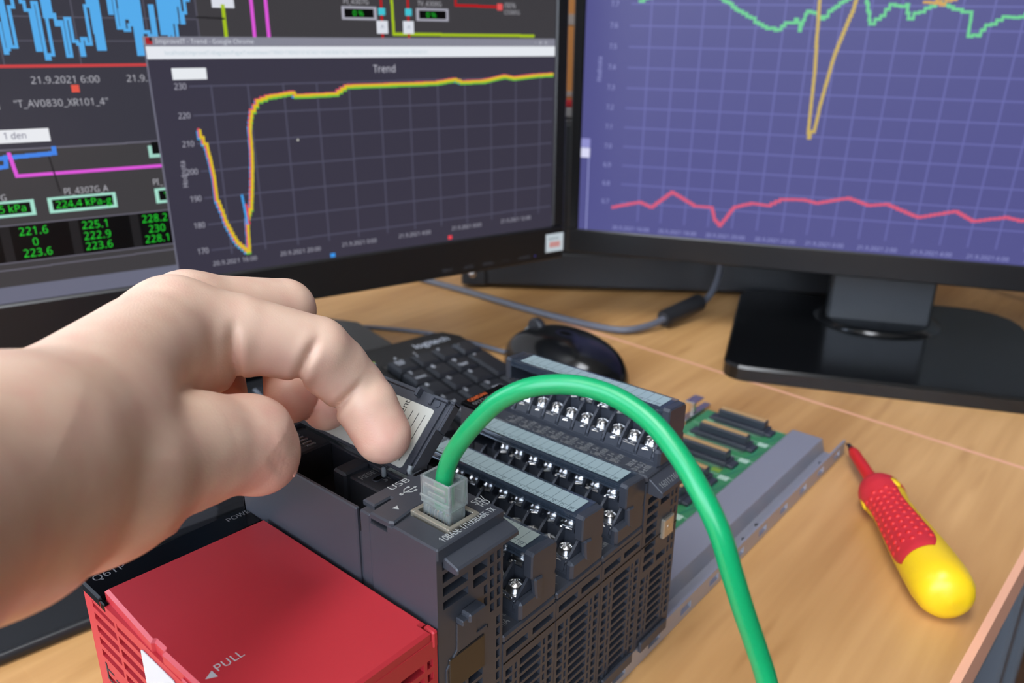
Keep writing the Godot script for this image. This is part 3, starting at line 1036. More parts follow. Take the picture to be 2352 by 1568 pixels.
func build_power_supply() -> void:
	var t := thing("power_supply_module", "red power supply module at the near end of the rack, marked PULL", "power supply")
	# left side wall carries the air slots (local x along z, y up)
	var hs := []
	for r in 5:
		for c in 2:
			hs.append(Rect2(5.6 + c * 16.0, 83.4 - r * 4.6, 14.4, 2.6))
		hs.append(Rect2(7.0 + r * 0.0, 83.4 - (r + 6) * 4.6, 13.0, 2.6))
	var side := plate_with(Vector2(0, 10.5), Vector2(97, 88.4), hs, 6.0, Vector3(0.2, 0, 0), FACE_LEFT)
	obj("vented_side", side, MAT.red, t)
	var body := Shape.new()
	body.box(Vector3(6.2, 10.5, 0.3), Vector3(54.6, 86.0, 93), 0.4)
	obj("inner_case", body, MAT.deep, t)
	var shell := Shape.new()
	shell.box(Vector3(0.3, 84.6, 0.2), Vector3(54.8, 86.6, 97), 0.3)
	shell.box(Vector3(52.9, 10.5, 0.2), Vector3(54.8, 84.8, 97), 0.3)
	shell.box(Vector3(0.3, 10.5, 0.2), Vector3(54.8, 84.8, 1.6), 0.3)
	obj("case_walls", shell, MAT.red, t)
	var eh := []
	for r in 14:
		for c in 4:
			eh.append(Rect2(4.0 + c * 12.4, 80.0 - r * 4.6, 9.6 if c < 3 else 8.6, 2.8))
		eh.append(Rect2(50.9, 80.0 - r * 4.6, 2.2, 2.8))
	obj("vented_end", plate_with(Vector2(0.3, 10.5), Vector2(54.8, 88.6), eh, 5.0, Vector3(0, 0, 97.6), FACE_FRONT), MAT.red, t)
	# the big lid with a rounded rim
	var lid := Shape.new()
	lid.t = Transform3D(FLAT_UP, Vector3(0, 87.6, 0))
	lid.prism(PackedVector2Array([Vector2(1.9, -12.4), Vector2(54.2, -14.9), Vector2(54.4, -93.5), Vector2(52.6, -93.5), Vector2(52.6, -97.4), Vector2(0.6, -97.6), Vector2(0.5, -70), Vector2(0.3, -50), Vector2(1.2, -49), Vector2(1.2, -44.2), Vector2(0.4, -43.5)]), 0, 4.6, 0.9)
	obj("lid", lid, MAT.red, t)
	var tab := Shape.new()
	tab.box(Vector3(53.0, 86, 93.8), Vector3(55.0, 91.6, 98.0), 0.5)
	tab.box(Vector3(-0.4, 86, 60.5), Vector3(1.0, 90.6, 72), 0.4)
	obj("lid_catch", tab, MAT.red, t)
	var strip := Shape.new()
	strip.box(Vector3(0.1, 86.0, -0.4), Vector3(55.4, 89.8, 12.3), 0.7)
	strip.box(Vector3(0.1, 86.2, 12.0), Vector3(1.5, 89.0, 15.2), 0.3)
	obj("glossy_strip", strip, MAT.smoked, t)
	text("Q61P", 3.0, t, Vector3(2.6, 89.8, 4.4), FLAT_UP, MAT.print_grey)
	text("POWER", 2.0, t, Vector3(46.6, 89.8, 5.4), FLAT_UP, MAT.print_grey)
	text("PULL", 2.6, t, Vector3(6.2, 92.2, 68.2), FLAT_UP, MAT.print_white, "printed_text", 1.0)
	var arrow := Shape.new()
	arrow.t = Transform3D(FLAT_UP, Vector3(0, 92.2, 0))
	arrow.prism(PackedVector2Array([Vector2(2.9, -67.3), Vector2(5.5, -68.8), Vector2(5.5, -65.8)]), 0, 0.05)
	obj("printed_arrow", arrow, MAT.print_white, t)
	var lab := Shape.new()
	lab.t = Transform3D(FACE_LEFT, Vector3(0.1, 0, 0))
	lab.prism(PackedVector2Array([Vector2(37.0, 50), Vector2(37.0, 85.6), Vector2(37.8, 86.2), Vector2(55.2, 86.2), Vector2(56.6, 84.8), Vector2(56.6, 50)]), 0.0, 0.25)
	obj("white_label", lab, MAT.label_white, t)
	var em := Shape.new()
	em.t = Transform3D(FACE_LEFT, Vector3(0.15, 0, 0))
	for r in [Rect2(6.4, 56.6, 12.4, 0.5), Rect2(6.4, 57.0, 0.9, 6.0), Rect2(7.4, 60.6, 4.2, 0.5), Rect2(12.6, 59.4, 3.4, 0.5)]:
		em.box(Vector3(r.position.x, r.position.y, 0), Vector3(r.end.x, r.end.y, 0.12), 0.0)
	obj("moulded_mark", em, MAT.deep, t)

func build_processor() -> void:
	var x0 := 55.3
	var t := thing("processor_module", "tall dark grey processor module with its front lid opened, holding the network plug", "processor", Vector3(x0, 0, 0))
	var w := 27.3
	var s := Shape.new()
	s.box(Vector3(0, 10.5, 0.2), Vector3(w, 78, 92), 0.3)
	s.box(Vector3(0, 77.5, 0.2), Vector3(1.6, 116.2, 64.2), 0.4)
	s.box(Vector3(w - 1.4, 77.5, 0.2), Vector3(w, 111.0, 62), 0.3)
	s.box(Vector3(0, 77.5, 0.2), Vector3(w, 114.0, 1.8), 0.3)
	s.box(Vector3(0.06, 77.5, 70.2), Vector3(w - 0.06, 113.9, 92.4), 0.0)
	s.box(Vector3(0.6, 77.5, 64.9), Vector3(w - 0.3, 116.0, 69.6), 0.5)
	s.box(Vector3(1.0, 77.5, 63.0), Vector3(w - 0.3, 108, 71), 0.0)
	obj("housing", s, MAT.dark, t)
	# top plate round the network socket, rounded towards the end
	var p := Shape.new()
	p.t = Transform3D(FLAT_UP, Vector3(0, 113.6, 0))
	p.prism(PackedVector2Array([Vector2(0, -80.2), Vector2(0, -97.6), Vector2(0.4, -98), Vector2(w - 0.4, -98), Vector2(w, -97.6), Vector2(w, -78.6), Vector2(21.0, -78.6), Vector2(21.0, -95.2), Vector2(7.6, -95.2), Vector2(7.6, -80.2)]), 0, 3.6, 0.5)
	p.t = Transform3D.IDENTITY
	p.box(Vector3(0.1, 113.6, 77.5), Vector3(w - 0.1, 116.2, 80.4), 0.3)
	obj("top_plate", p, MAT.dark, t)
	# hinged door over the service port
	var d := Shape.new()
	d.t = Transform3D(FLAT_UP, Vector3(0, 115.6, 0))
	d.prism(PackedVector2Array([Vector2(3.4, -63.4), Vector2(27.0, -63.0), Vector2(27.0, -78.2), Vector2(8.6, -78.4), Vector2(1.2, -79.6), Vector2(0.3, -78.2), Vector2(0.1, -70.4), Vector2(2.9, -70.0), Vector2(9.4, -69.4), Vector2(9.4, -68.6), Vector2(3.2, -68.8)]), 0, 1.9, 0.5)
	obj("port_door", d, MAT.dark, t)
	var sl := Shape.new()
	sl.box(Vector3(22.6, 117.4, 64.2), Vector3(28.0, 117.6, 65.4), 0.05)
	obj("door_slot", sl, MAT.smoked, t)
	text("USB", 2.0, t, Vector3(11.9, 117.55, 67.0), FLAT_UP, MAT.print_white, "printed_text", 1.4)
	# trident mark of the port
	var u := Shape.new()
	u.t = Transform3D(FLAT_UP, Vector3(0, 117.5, 0))
	var c := Vector2(12.6, -70.0)
	var disc := PackedVector2Array()
	for i in 12:
		disc.append(c + Vector2(0.62, 0).rotated(TAU * i / 12))
	u.prism(disc, 0, 0.06)
	for l in [[12.6, -70.0, 18.0, -70.0], [13.6, -70.0, 15.0, -68.5], [15.0, -68.5, 16.4, -68.5], [14.2, -70.0, 15.6, -71.4], [15.6, -71.4, 17.0, -71.4]]:
		var a := Vector2(l[0], l[1])
		var b := Vector2(l[2], l[3])
		var nn := (b - a).orthogonal().normalized() * 0.16
		u.prism(PackedVector2Array([a + nn, b + nn, b - nn, a - nn]), 0, 0.06)
	u.prism(PackedVector2Array([Vector2(17.8, -70.5), Vector2(18.9, -70.0), Vector2(17.8, -69.5)]), 0, 0.06)
	u.prism(PackedVector2Array([Vector2(16.3, -68.9), Vector2(17.1, -68.9), Vector2(17.1, -68.1), Vector2(16.3, -68.1)]), 0, 0.06)
	u.prism(PackedVector2Array([Vector2(16.8, -71.8), Vector2(17.6, -71.8), Vector2(17.6, -71.0), Vector2(16.8, -71.0)]), 0, 0.06)
	obj("port_mark", u, MAT.print_white, t)
	var tr := Shape.new()
	tr.t = Transform3D(FLAT_UP, Vector3(0, 117.5, 0))
	tr.prism(PackedVector2Array([Vector2(5.6, -73.8), Vector2(7.6, -73.8), Vector2(6.6, -75.6)]), 0, 0.06)
	obj("printed_arrow", tr, MAT.print_white, t)
	text("10BASE-T/100BASE-TX", 1.25, t, Vector3(3.9, 117.22, 97.4), FLAT_UP, MAT.print_white, "printed_text", 0.68)
	text("SD/", 1.25, t, Vector3(23.3, 117.22, 91.0), FLAT_UP, MAT.print_white)
	text("RD", 1.25, t, Vector3(23.7, 117.22, 93.4), FLAT_UP, MAT.print_white)
	# network socket: bright metal frame, dark inside with contacts
	var j := Shape.new()
	for r in [[8.0, 20.5, 78.8, 80.2], [8.0, 20.5, 93.2, 94.5], [8.0, 9.6, 80.2, 93.2], [18.9, 20.5, 80.2, 93.2]]:
		j.box(Vector3(r[0], 114.6, r[2]), Vector3(r[1], 118.0, r[3]), 0.2)
	obj("socket_frame", j, MAT.nickel, t)
	var jd := Shape.new()
	jd.box(Vector3(9.6, 104, 80.2), Vector3(19.0, 105, 93.2), 0.0)
	jd.box(Vector3(9.4, 104, 80.2), Vector3(10.0, 117.6, 93.2), 0.0)
	jd.box(Vector3(18.8, 104, 80.2), Vector3(19.4, 117.6, 93.2), 0.0)
	obj("socket_well", jd, MAT.deep, t)
	for k in 8:
		var q := Shape.new()
		q.box(Vector3(9.9, 110, 82.4 + k * 1.15), Vector3(10.7, 117.4, 82.9 + k * 1.15), 0.05)
		obj("socket_contact", q, MAT.smoked, t)
	# switch panel inside the opened front
	var q := Shape.new()
	q.box(Vector3(1.8, 77.6, 2.0), Vector3(w - 1.6, 92, 63), 0.0)
	q.box(Vector3(17.0, 91.5, 33), Vector3(w - 1.6, 109.9, 62.6), 0.5)
	q.box(Vector3(15.0, 91.5, 33), Vector3(w - 1.6, 111.6, 39.5), 0.8)
	q.box(Vector3(8.0, 91.5, 18), Vector3(w - 1.6, 100.0, 33), 0.8)
	q.box(Vector3(6.5, 91.5, 36), Vector3(17.2, 98.0, 60), 0.6)
	q.box(Vector3(1.8, 77.6, 1.8), Vector3(w - 1.6, 112.6, 19), 0.6)
	obj("switch_panel", q, MAT.deep, t)
	var sw := Shape.new()
	sw.t = Transform3D(FLAT_UP, Vector3(24.2, 110.0, 47.6))
	var ov := PackedVector2Array()
	for i in 20:
		var e := Vector2(1.35, 0).rotated(TAU * i / 20)
		ov.append(e + Vector2(2.6 if e.x > 0 else -2.6, 0))
	sw.prism(ov, 0.0, 0.05)
	obj("switch_slot", sw, MAT.smoked, t)
	var rim := Shape.new()
	var ring := []
	for p2 in ov:
		ring.append(Vector3(24.2 + p2.x, 110.05, 47.6 - p2.y))
	ring.append(ring[0])
	rim.tube(ring, 0.22, 6, false)
	obj("slot_rim", rim, MAT.block, t)
	var lev := Shape.new()
	lev.tube([Vector3(24.6, 109.6, 47.8), Vector3(24.9, 111.4, 47.5), Vector3(25.0, 112.6, 47.3), Vector3(25.0, 113.0, 47.25)], [0.85, 0.8, 0.75, 0.45], 12)
	obj("toggle_switch", lev, MAT.grey, t)
	text("RESET", 1.7, t, Vector3(18.2, 109.95, 45.0), FLAT_UP, MAT.print_dim, "printed_text", 0.95)
	text("RUN", 1.7, t, Vector3(25.2, 109.95, 44.2), FLAT_UP, MAT.print_dim, "printed_text", 0.95)
	text("STOP", 1.7, t, Vector3(22.6, 109.95, 51.6), FLAT_UP, MAT.print_dim, "printed_text", 0.95)
	var names := ["MODE", "RUN", "ERR.", "USER", "BAT.", "BOOT"]
	for k in 6:
		text(names[k], 1.6, t, Vector3(9.5 + 0.3 * k, 112.7, 5.2 + k * 2.3), FLAT_UP, MAT.print_grey)
		obj("light_guide", Shape.new().box(Vector3(17.4, 112.4, 3.9 + k * 2.3), Vector3(21.0, 113.0, 5.1 + k * 2.3), 0.25), MAT.guide, t)
	# opened lid, hinged along the right edge and leaning over the next module
	var a := deg_to_rad(44.0)
	var lid_b := Basis(Vector3(cos(a), sin(a), 0), Vector3(0, 0, -1), Vector3(-sin(a), cos(a), 0))
	lid_b.y = Vector3(0, 0, -1)
	var lid := Node3D.new()
	lid.name = "front_lid"
	lid.transform = Transform3D(lid_b, Vector3(23.6, 115.6, 59.6) * K)
	t.add_child(lid, true)
	var lp := Shape.new()
	lp.prism(PackedVector2Array([Vector2(0, 0), Vector2(27.2, 0), Vector2(27.2, 57), Vector2(0, 57)]), -1.6, 0.0, 0.0)
	lp.box(Vector3(25.8, 14, -5.0), Vector3(27.3, 57, 0.6), 0.3)
	lp.box(Vector3(25.8, 8.0, -4.0), Vector3(27.0, 14, -0.4), 0.3)
	lp.box(Vector3(23.6, 5.4, -1.6), Vector3(27.2, 6.6, 0.9), 0.25)
	lp.box(Vector3(26.2, -0.8, -1.6), Vector3(27.4, 6.4, 0.9), 0.25)
	lp.box(Vector3(0.0, -2.0, -5.0), Vector3(17.0, -1.2, 0.5), 0.2)
	lp.box(Vector3(17.0, -2.4, -4.6), Vector3(27.6, -1.2, -1.0), 0.3)
	lp.box(Vector3(26.6, -2.4, -4.6), Vector3(27.8, 4.0, -0.6), 0.3)
	lp.box(Vector3(0.0, -1.6, -1.6), Vector3(27.2, 0.2, -0.8), 0.1)
	lp.box(Vector3(24.4, 11.4, -1.6), Vector3(27.6, 12.6, 2.6), 0.3)
	obj("lid_plate", lp, MAT.dark, lid)
	var hg := Shape.new()
	hg.tube([Vector3(0.2, -1.5, -3.0), Vector3(0.6, -1.4, -0.6), Vector3(1.6, -1.3, 0.8), Vector3(3.0, -1.2, 1.2)], 0.85, 12)
	obj("hinge_hook", hg, MAT.grey, lid)
	var boss := Shape.new()
	boss.t = Transform3D(Basis(Vector3(1, 0, 0), Vector3(0, 0, 1), Vector3(0, -1, 0)), Vector3(24.8, 3.2, 0))
	boss.lathe([Vector2(1.3, 0), Vector2(1.3, 0.3), Vector2(0, 0.3)], 20, true)
	obj("moulded_boss", boss, MAT.block, lid)
	text(">PBT+PC<", 1.7, lid, Vector3(2.6, -0.6, 0.02), Basis.IDENTITY, MAT.block, "moulded_text", 1.05)
	var lb := Shape.new()
	var rr := PackedVector2Array()
	for k in [[1.0, 2.6, PI], [22.6, 2.6, PI * 1.5], [22.6, 54.0, 0.0], [1.0, 54.0, PI * 0.5]]:
		for i in 5:
			var ww: float = k[2] + PI * 0.5 * i / 4.0
			rr.append(Vector2(k[0] + (1.2 if k[0] < 5 else -1.2), k[1] + (1.2 if k[1] < 10 else -1.2)) + Vector2(1.2, 0).rotated(ww))
	lb.prism(rr, 0.05, 0.3)
	obj("notice_label", lb, MAT.label_silver, lid)
	var ink := Shape.new()
	for k in 3:
		ink.box(Vector3(3.0, 5.0 + k * 2.9, 0.3), Vector3(19.8, 5.22 + k * 2.9, 0.36), 0.0)
	obj("ruled_lines", ink, MAT.print_black, lid)
	var dots := Shape.new()
	for k in [[11.0, 6.0], [11.2, 8.9], [4.0, 6.0]]:
		dots.t = Transform3D(Basis(Vector3(1, 0, 0), Vector3(0, 0, 1), Vector3(0, -1, 0)), Vector3(k[0], k[1], 0.3))
		dots.lathe([Vector2(0.3, 0.0), Vector2(0.3, 0.07), Vector2(0, 0.07)], 12, true)
	obj("printed_dots", dots, MAT.print_black, lid)
	text("equipment.", 1.9, lid, Vector3(6.6, 13.2, 0.3), Basis.IDENTITY, MAT.print_black)
	# lower end: air slots, ledge, latch and the name plate
	var e := [2.2, 12.2, 109.4, 112.2, 2.2, 12.2, 105.2, 108.0, 2.2, 12.2, 100.8, 103.6, 2.2, 12.2, 96.2, 98.9, 14.4, 20.4, 105.4, 108.3, 14.4, 20.4, 101.0, 103.9, 14.4, 20.4, 96.6, 99.5]
	for k in 6:
		e.append_array([21.6, 23.3, 105.4 - k * 4.35, 108.4 - k * 4.35, 24.7, 26.3, 105.4 - k * 4.35, 108.4 - k * 4.35])
	e.append_array([18.9, 20.4, 91.8, 94.8, 18.9, 20.4, 87.4, 90.5])
	for k in 14:
		e.append_array([24.5, 26.1, 77.4 - k * 4.3, 80.4 - k * 4.3])
	for k in 12:
		e.append_array([12.0, 18.2, 67.2 - k * 4.3, 70.2 - k * 4.3, 4.0, 10.6, 62.9 - k * 4.3, 65.9 - k * 4.3])
	e.append_array([15.2, 20.6, 79.0, 80.4])
	obj("vented_end", plate_with(Vector2(0, 10.5), Vector2(w, 113.6), holes(e), 5.6, Vector3(0, 0, 97.6), FACE_FRONT), MAT.dark, t)
	var lg := Shape.new()
	lg.t = Transform3D(Basis(Vector3(0, 0, 1), Vector3(0, 1, 0), Vector3(-1, 0, 0)), Vector3.ZERO)
	lg.prism(PackedVector2Array([Vector2(97, 109.8), Vector2(97, 113.6), Vector2(98.0, 113.5), Vector2(102.4, 112.2), Vector2(103.0, 111.6), Vector2(103.0, 110.4), Vector2(102.2, 109.6)]), -28.3, -2.6, 0.4, 0.4)
	obj("end_ledge", lg, MAT.dark, t)
	var lt := Shape.new()
	lt.box(Vector3(7.0, 89.0, 97.4), Vector3(9.4, 91.0, 100.4), 0.3)
	lt.box(Vector3(9.0, 89.2, 97.4), Vector3(16.0, 92.4, 101.4), 0.6)
	obj("latch", lt, MAT.dark, t)
	var tong := Shape.new()
	tong.t = Transform3D(FACE_FRONT, Vector3(0, 0, 97.5))
	tong.prism(PackedVector2Array([Vector2(7.2, 88.6), Vector2(15.4, 88.6), Vector2(15.4, 80.6), Vector2(20.0, 80.6), Vector2(20.0, 78.6), Vector2(7.4, 78.4), Vector2(3.4, 74.6), Vector2(3.4, 12), Vector2(2.6, 12), Vector2(2.6, 75.2), Vector2(7.0, 79.6)]), 0, 0.5, 0.15)
	obj("latch_tongue", tong, MAT.dark, t)
	var pl := Shape.new()
	pl.box(Vector3(3.8, 66.0, 97.4), Vector3(18.8, 78.0, 98.1), 0.3)
	obj("name_plate", pl, plastic(Color8(40, 34, 29), 0.3), t)

# one 18-way terminal module; lift raises the whole front for the deeper type
func terminal_module(k: int, lift: float, label: String, foot_text: Array) -> void:
	var x0 := 82.75 + 27.4 * k
	var t := thing("terminal_module", label, "terminal module", Vector3(x0, 0, 0), Basis.IDENTITY, "")
	var w := 27.1
	var top := 71.0 + lift
	var s := Shape.new()
	s.box(Vector3(0.05, 10.5, 0.2), Vector3(w - 0.05, top - 0.6, 93), 0.3)
	s.box(Vector3(0, top - 3.0, 0.2), Vector3(w, top, 97.9), 0.7)
	obj("housing", s, MAT.dark, t)
	var st := Shape.new()
	st.box(Vector3(0.1, top - 1, 0.2), Vector3(w - 0.1, top + 1.2, 12.5), 0.4)
	obj("status_window", st, MAT.smoked, t)
	text(["QX40", "QY10", "QY40P", "Q68DAN"][k], 2.3, t, Vector3(3.0, top + 1.2, 4.4), FLAT_UP, MAT.print_orange)
	text("01234567", 1.6, t, Vector3(2.0, top + 1.2, 8.4), FLAT_UP, MAT.print_dim, "printed_text", 1.1)
	# end with rows of air slots
	var e := []
	if lift == 0.0:
		e.append_array([1.5, 12.4, 62.4, 65.0, 14.7, 25.8, 62.4, 65.0])
		for r in 12:
			var y := 54.2 - r * 3.78
			e.append_array([1.4, 4.6, y, y + 2.6, 5.8, 7.0, y, y + 2.6, 8.4, 19.4, y, y + 2.6, 20.6, 21.8, y, y + 2.6, 23.2, 25.9, y, y + 2.6])
	else:
		for r in 8:
			var y := 78.6 - r * 4.4
			e.append_array([2.4, 10.6, y, y + 2.9])
			if r < 2 or r > 6:
				e.append_array([12.4, 19.4, y, y + 2.9])
			e.append_array([20.8, 22.4, y, y + 2.9, 24.0, 25.6, y, y + 2.9])
		for r in 8:
			var y := 42.0 - r * 3.78
			e.append_array([1.4, 4.6, y, y + 2.6, 5.8, 7.0, y, y + 2.6, 8.4, 19.4, y, y + 2.6, 20.6, 21.8, y, y + 2.6, 23.2, 25.9, y, y + 2.6])
	obj("vented_end", plate_with(Vector2(0, 10.5), Vector2(w, top - 3.0), holes(e), 5.0, Vector3(0, 0, 97.9), FACE_FRONT), MAT.dark, t)
	var seam := Shape.new()
	seam.box(Vector3(0.1, 59.9, 97.6), Vector3(w - 0.1, 60.3, 98.05), 0.0)
	obj("seam", seam, MAT.smoked, t)
	var hook := Shape.new()
	hook.box(Vector3(2.0, 1.0, 94), Vector3(w - 2.0, 10.4, 96.4), 0.3)
	hook.box(Vector3(3.0, 8.0, 98.1), Vector3(w - 3.0, 13.0, 99.6), 0.4)
	obj("foot_hook", hook, MAT.dark, t)
	if lift > 0.0:
		var lg := Shape.new()
		lg.t = Transform3D(Basis(Vector3(0, 0, 1), Vector3(0, 1, 0), Vector3(-1, 0, 0)), Vector3.ZERO)
		lg.prism(PackedVector2Array([Vector2(97.2, 84.0), Vector2(97.2, 90.6), Vector2(98.4, 90.2), Vector2(104.0, 86.6), Vector2(104.2, 84.8), Vector2(103.2, 83.8)]), -26.9, -1.6, 0.3, 0.3)
		obj("end_ledge", lg, MAT.dark, t)
		var slope := Basis(Vector3(1, 0, 0), Vector3(0, 0.541, -0.841), Vector3(0, 0.841, 0.541))
		text("160112160711160-A", 1.8, t, Vector3(3.4, 86.95, 103.5), slope, MAT.print_dim, "printed_text", 0.86)
		var nut := Shape.new()
		nut.box(Vector3(14.4, 57.5, 97.4), Vector3(22.4, 66.5, 99.4), 0.5)
		var no := obj("metal_clip", nut, MAT.nickel, t)
		var nh := Shape.new()
		nh.t = Transform3D(Basis(Vector3(1, 0, 0), Vector3(0, 0, 1), Vector3(0, -1, 0)), Vector3(18.6, 62.0, 99.35))
		nh.lathe([Vector2(1.7, 0.0), Vector2(1.7, 0.12), Vector2(0.9, 0.02), Vector2(0, 0.02)], 16, true)
		obj("threaded_hole", nh, MAT.steel, no)
	# printed panel beside the terminals
	if lift > 0.0:
		for c in 8:
			var z := 29.0 + c * 7.4
			var i := 0
			for ch in ["C", "H", str(c + 1)]:
				text(ch, 1.15, t, Vector3(1.2, top + 0.02, z + i * 1.7), FLAT_UP, MAT.print_dim)
				i += 1
			text("COM", 1.35, t, Vector3(4.4, top + 0.02, z + 2.6), FLAT_UP, MAT.print_dim, "printed_text", 0.8)
			text("I+", 1.35, t, Vector3(4.6, top + 0.02, z - 1.0), FLAT_UP, MAT.print_dim)
			var ln := Shape.new()
			ln.box(Vector3(2.8, top, z + 0.2), Vector3(7.6, top + 0.04, z + 0.38), 0.0)
			ln.box(Vector3(3.6, top, z - 1.6), Vector3(3.78, top + 0.04, z + 2.8), 0.0)
			obj("printed_lines", ln, MAT.print_dim, t)
		text("IN24VDC", 1.35, t, Vector3(2.6, top + 0.02, 89.6), FLAT_UP, MAT.print_dim, "printed_text", 0.8)
		text("D/A 0-20mA", 1.35, t, Vector3(1.0, top + 0.02, 93.0), FLAT_UP, MAT.print_dim, "printed_text", 0.72)
		text("0-±10V", 1.35, t, Vector3(1.2, top + 0.02, 96.0), FLAT_UP, MAT.print_dim, "printed_text", 0.8)
	for i in foot_text.size():
		text(foot_text[i], 1.9, t, Vector3(0.9 + 0.5 * i, top + 0.02, 92.6 + i * 3.0), FLAT_UP, MAT.print_dim, "printed_text", 0.85)
	# terminal block
	var b := Shape.new()
	b.prism(PackedVector2Array([Vector2(8.4, top), Vector2(27.0, top), Vector2(27.0, top + 12), Vector2(17.8, top + 12), Vector2(17.4, top + 5), Vector2(10.4, top + 5), Vector2(8.4, top + 2.0)]), 18.0, 97.0)
	b.box(Vector3(8.2, top, 94.6), Vector3(20.0, top + 7.2, 98.0), 1.0)
	b.box(Vector3(8.2, top, 18.0), Vector3(20.0, top + 7.2, 23.4), 1.0)
	obj("terminal_block", b, MAT.block, t)
	for i in 10:
		var z := 25.0 + i * 7.75
		var q := Shape.new()
		q.prism(PackedVector2Array([Vector2(8.5, top + 0.5), Vector2(17.8, top + 0.5), Vector2(17.8, top + 13.4), Vector2(15.5, top + 12.0), Vector2(10.6, top + 7.8), Vector2(8.5, top + 4.0)]), z - 0.5, z + 0.5)
		obj("partition", q, MAT.block, t)
		if i < 9:
			q = Shape.new()
			q.prism(PackedVector2Array([Vector2(17.8, top + 11), Vector2(26.9, top + 11), Vector2(26.9, top + 16.6), Vector2(20.8, top + 16.2), Vector2(17.8, top + 13.6)]), z + 3.4, z + 4.4)
			obj("partition", q, MAT.block, t)
			var apron := Shape.new()
			apron.t = Transform3D(Basis.IDENTITY, Vector3(0, 0, z))
			apron.prism(PackedVector2Array([Vector2(8.45, top + 0.5), Vector2(10.6, top + 0.5), Vector2(10.6, top + 6.6), Vector2(9.9, top + 6.6), Vector2(8.45, top + 2.6)]), 0.9, 6.85)
			obj("apron", apron, MAT.block, t)
	for row in 2:
		for i in 9:
			var z: float = 28.9 + i * 7.75 - (3.9 if row == 1 else 0.0)
			if row == 1 and i == 0:
				continue
			var sc := MeshInstance3D.new()
			sc.name = "terminal_screw"
			sc.mesh = screw_mesh
			sc.material_override = MAT.steel
			sc.position = Vector3(14.0 if row == 0 else 22.4, top + (5.0 if row == 0 else 12.0), z) * K
			sc.rotation.y = fmod(i * 2.4 + row * 1.1 + k * 0.7, TAU) * 0.12
			t.add_child(sc, true)
	# end walls that carry the cover
	var ew := Shape.new()
	ew.prism(PackedVector2Array([Vector2(17.2, top), Vector2(27.2, top), Vector2(27.2, top + 8.6), Vector2(26.4, top + 9.4), Vector2(27.2, top + 11), Vector2(27.2, top + 20.4), Vector2(26.0, top + 21.7), Vector2(15.0, top + 22.6), Vector2(14.0, top + 21.6), Vector2(14.0, top + 13.4), Vector2(15.0, top + 12.2), Vector2(17.2, top + 12.2)]), 94.4, 97.6, 0.5)
	ew.prism(PackedVector2Array([Vector2(17.2, top), Vector2(27.2, top), Vector2(27.2, top + 20.4), Vector2(26.0, top + 21.7), Vector2(15.0, top + 22.6), Vector2(14.0, top + 21.6), Vector2(14.0, top + 13.4), Vector2(17.2, top + 12.2)]), 15.2, 18.0, 0.4)
	ew.box(Vector3(26.0, top + 11, 17), Vector3(27.2, top + 20.6, 95), 0.3)
	obj("end_walls", ew, MAT.block, t)
	var ck := Shape.new()
	ck.prism(PackedVector2Array([Vector2(15.8, top + 5), Vector2(18.4, top + 3.4), Vector2(19.2, top + 4.4), Vector2(19.2, top + 12.4), Vector2(15.6, top + 13.0), Vector2(14.9, top + 12.4)]), 96.6, 98.4, 0.6)
	obj("cheek", ck, MAT.block, t)
	# clear smoked cover and its marking strip
	var cv := Shape.new()
	cv.box(Vector3(14.2, top + 21.4, 17.8), Vector3(26.4, top + 22.2, 94.6), 0.25)
	cv.box(Vector3(14.2, top + 19.9, 17.8), Vector3(15.0, top + 21.6, 94.6), 0.25)
	cv.box(Vector3(13.9, top + 19.2, 17.8), Vector3(15.0, top + 19.9, 94.6), 0.2)
	var cover := obj("clear_cover", cv, MAT.tint, t)
	var bs := Shape.new()
	bs.box(Vector3(15.3, top + 20.6, 18.4), Vector3(26.0, top + 21.2, 94.0), 0.1)
	obj("cover_backing", bs, MAT.backing, cover)
	var ms := Shape.new()
	ms.t = Transform3D(Basis(Vector3(0, 0, 1), Vector3(1, 0, 0), Vector3(0, 1, 0)), Vector3(0, top + 22.25, 0))
	ms.flat(Vector2(22.0, 15.4), Vector2(92.4, 24.9))
	obj("marking_strip", ms, MAT.strip_dense if k == 0 else MAT.strip, cover)

var screw_mesh: ArrayMesh

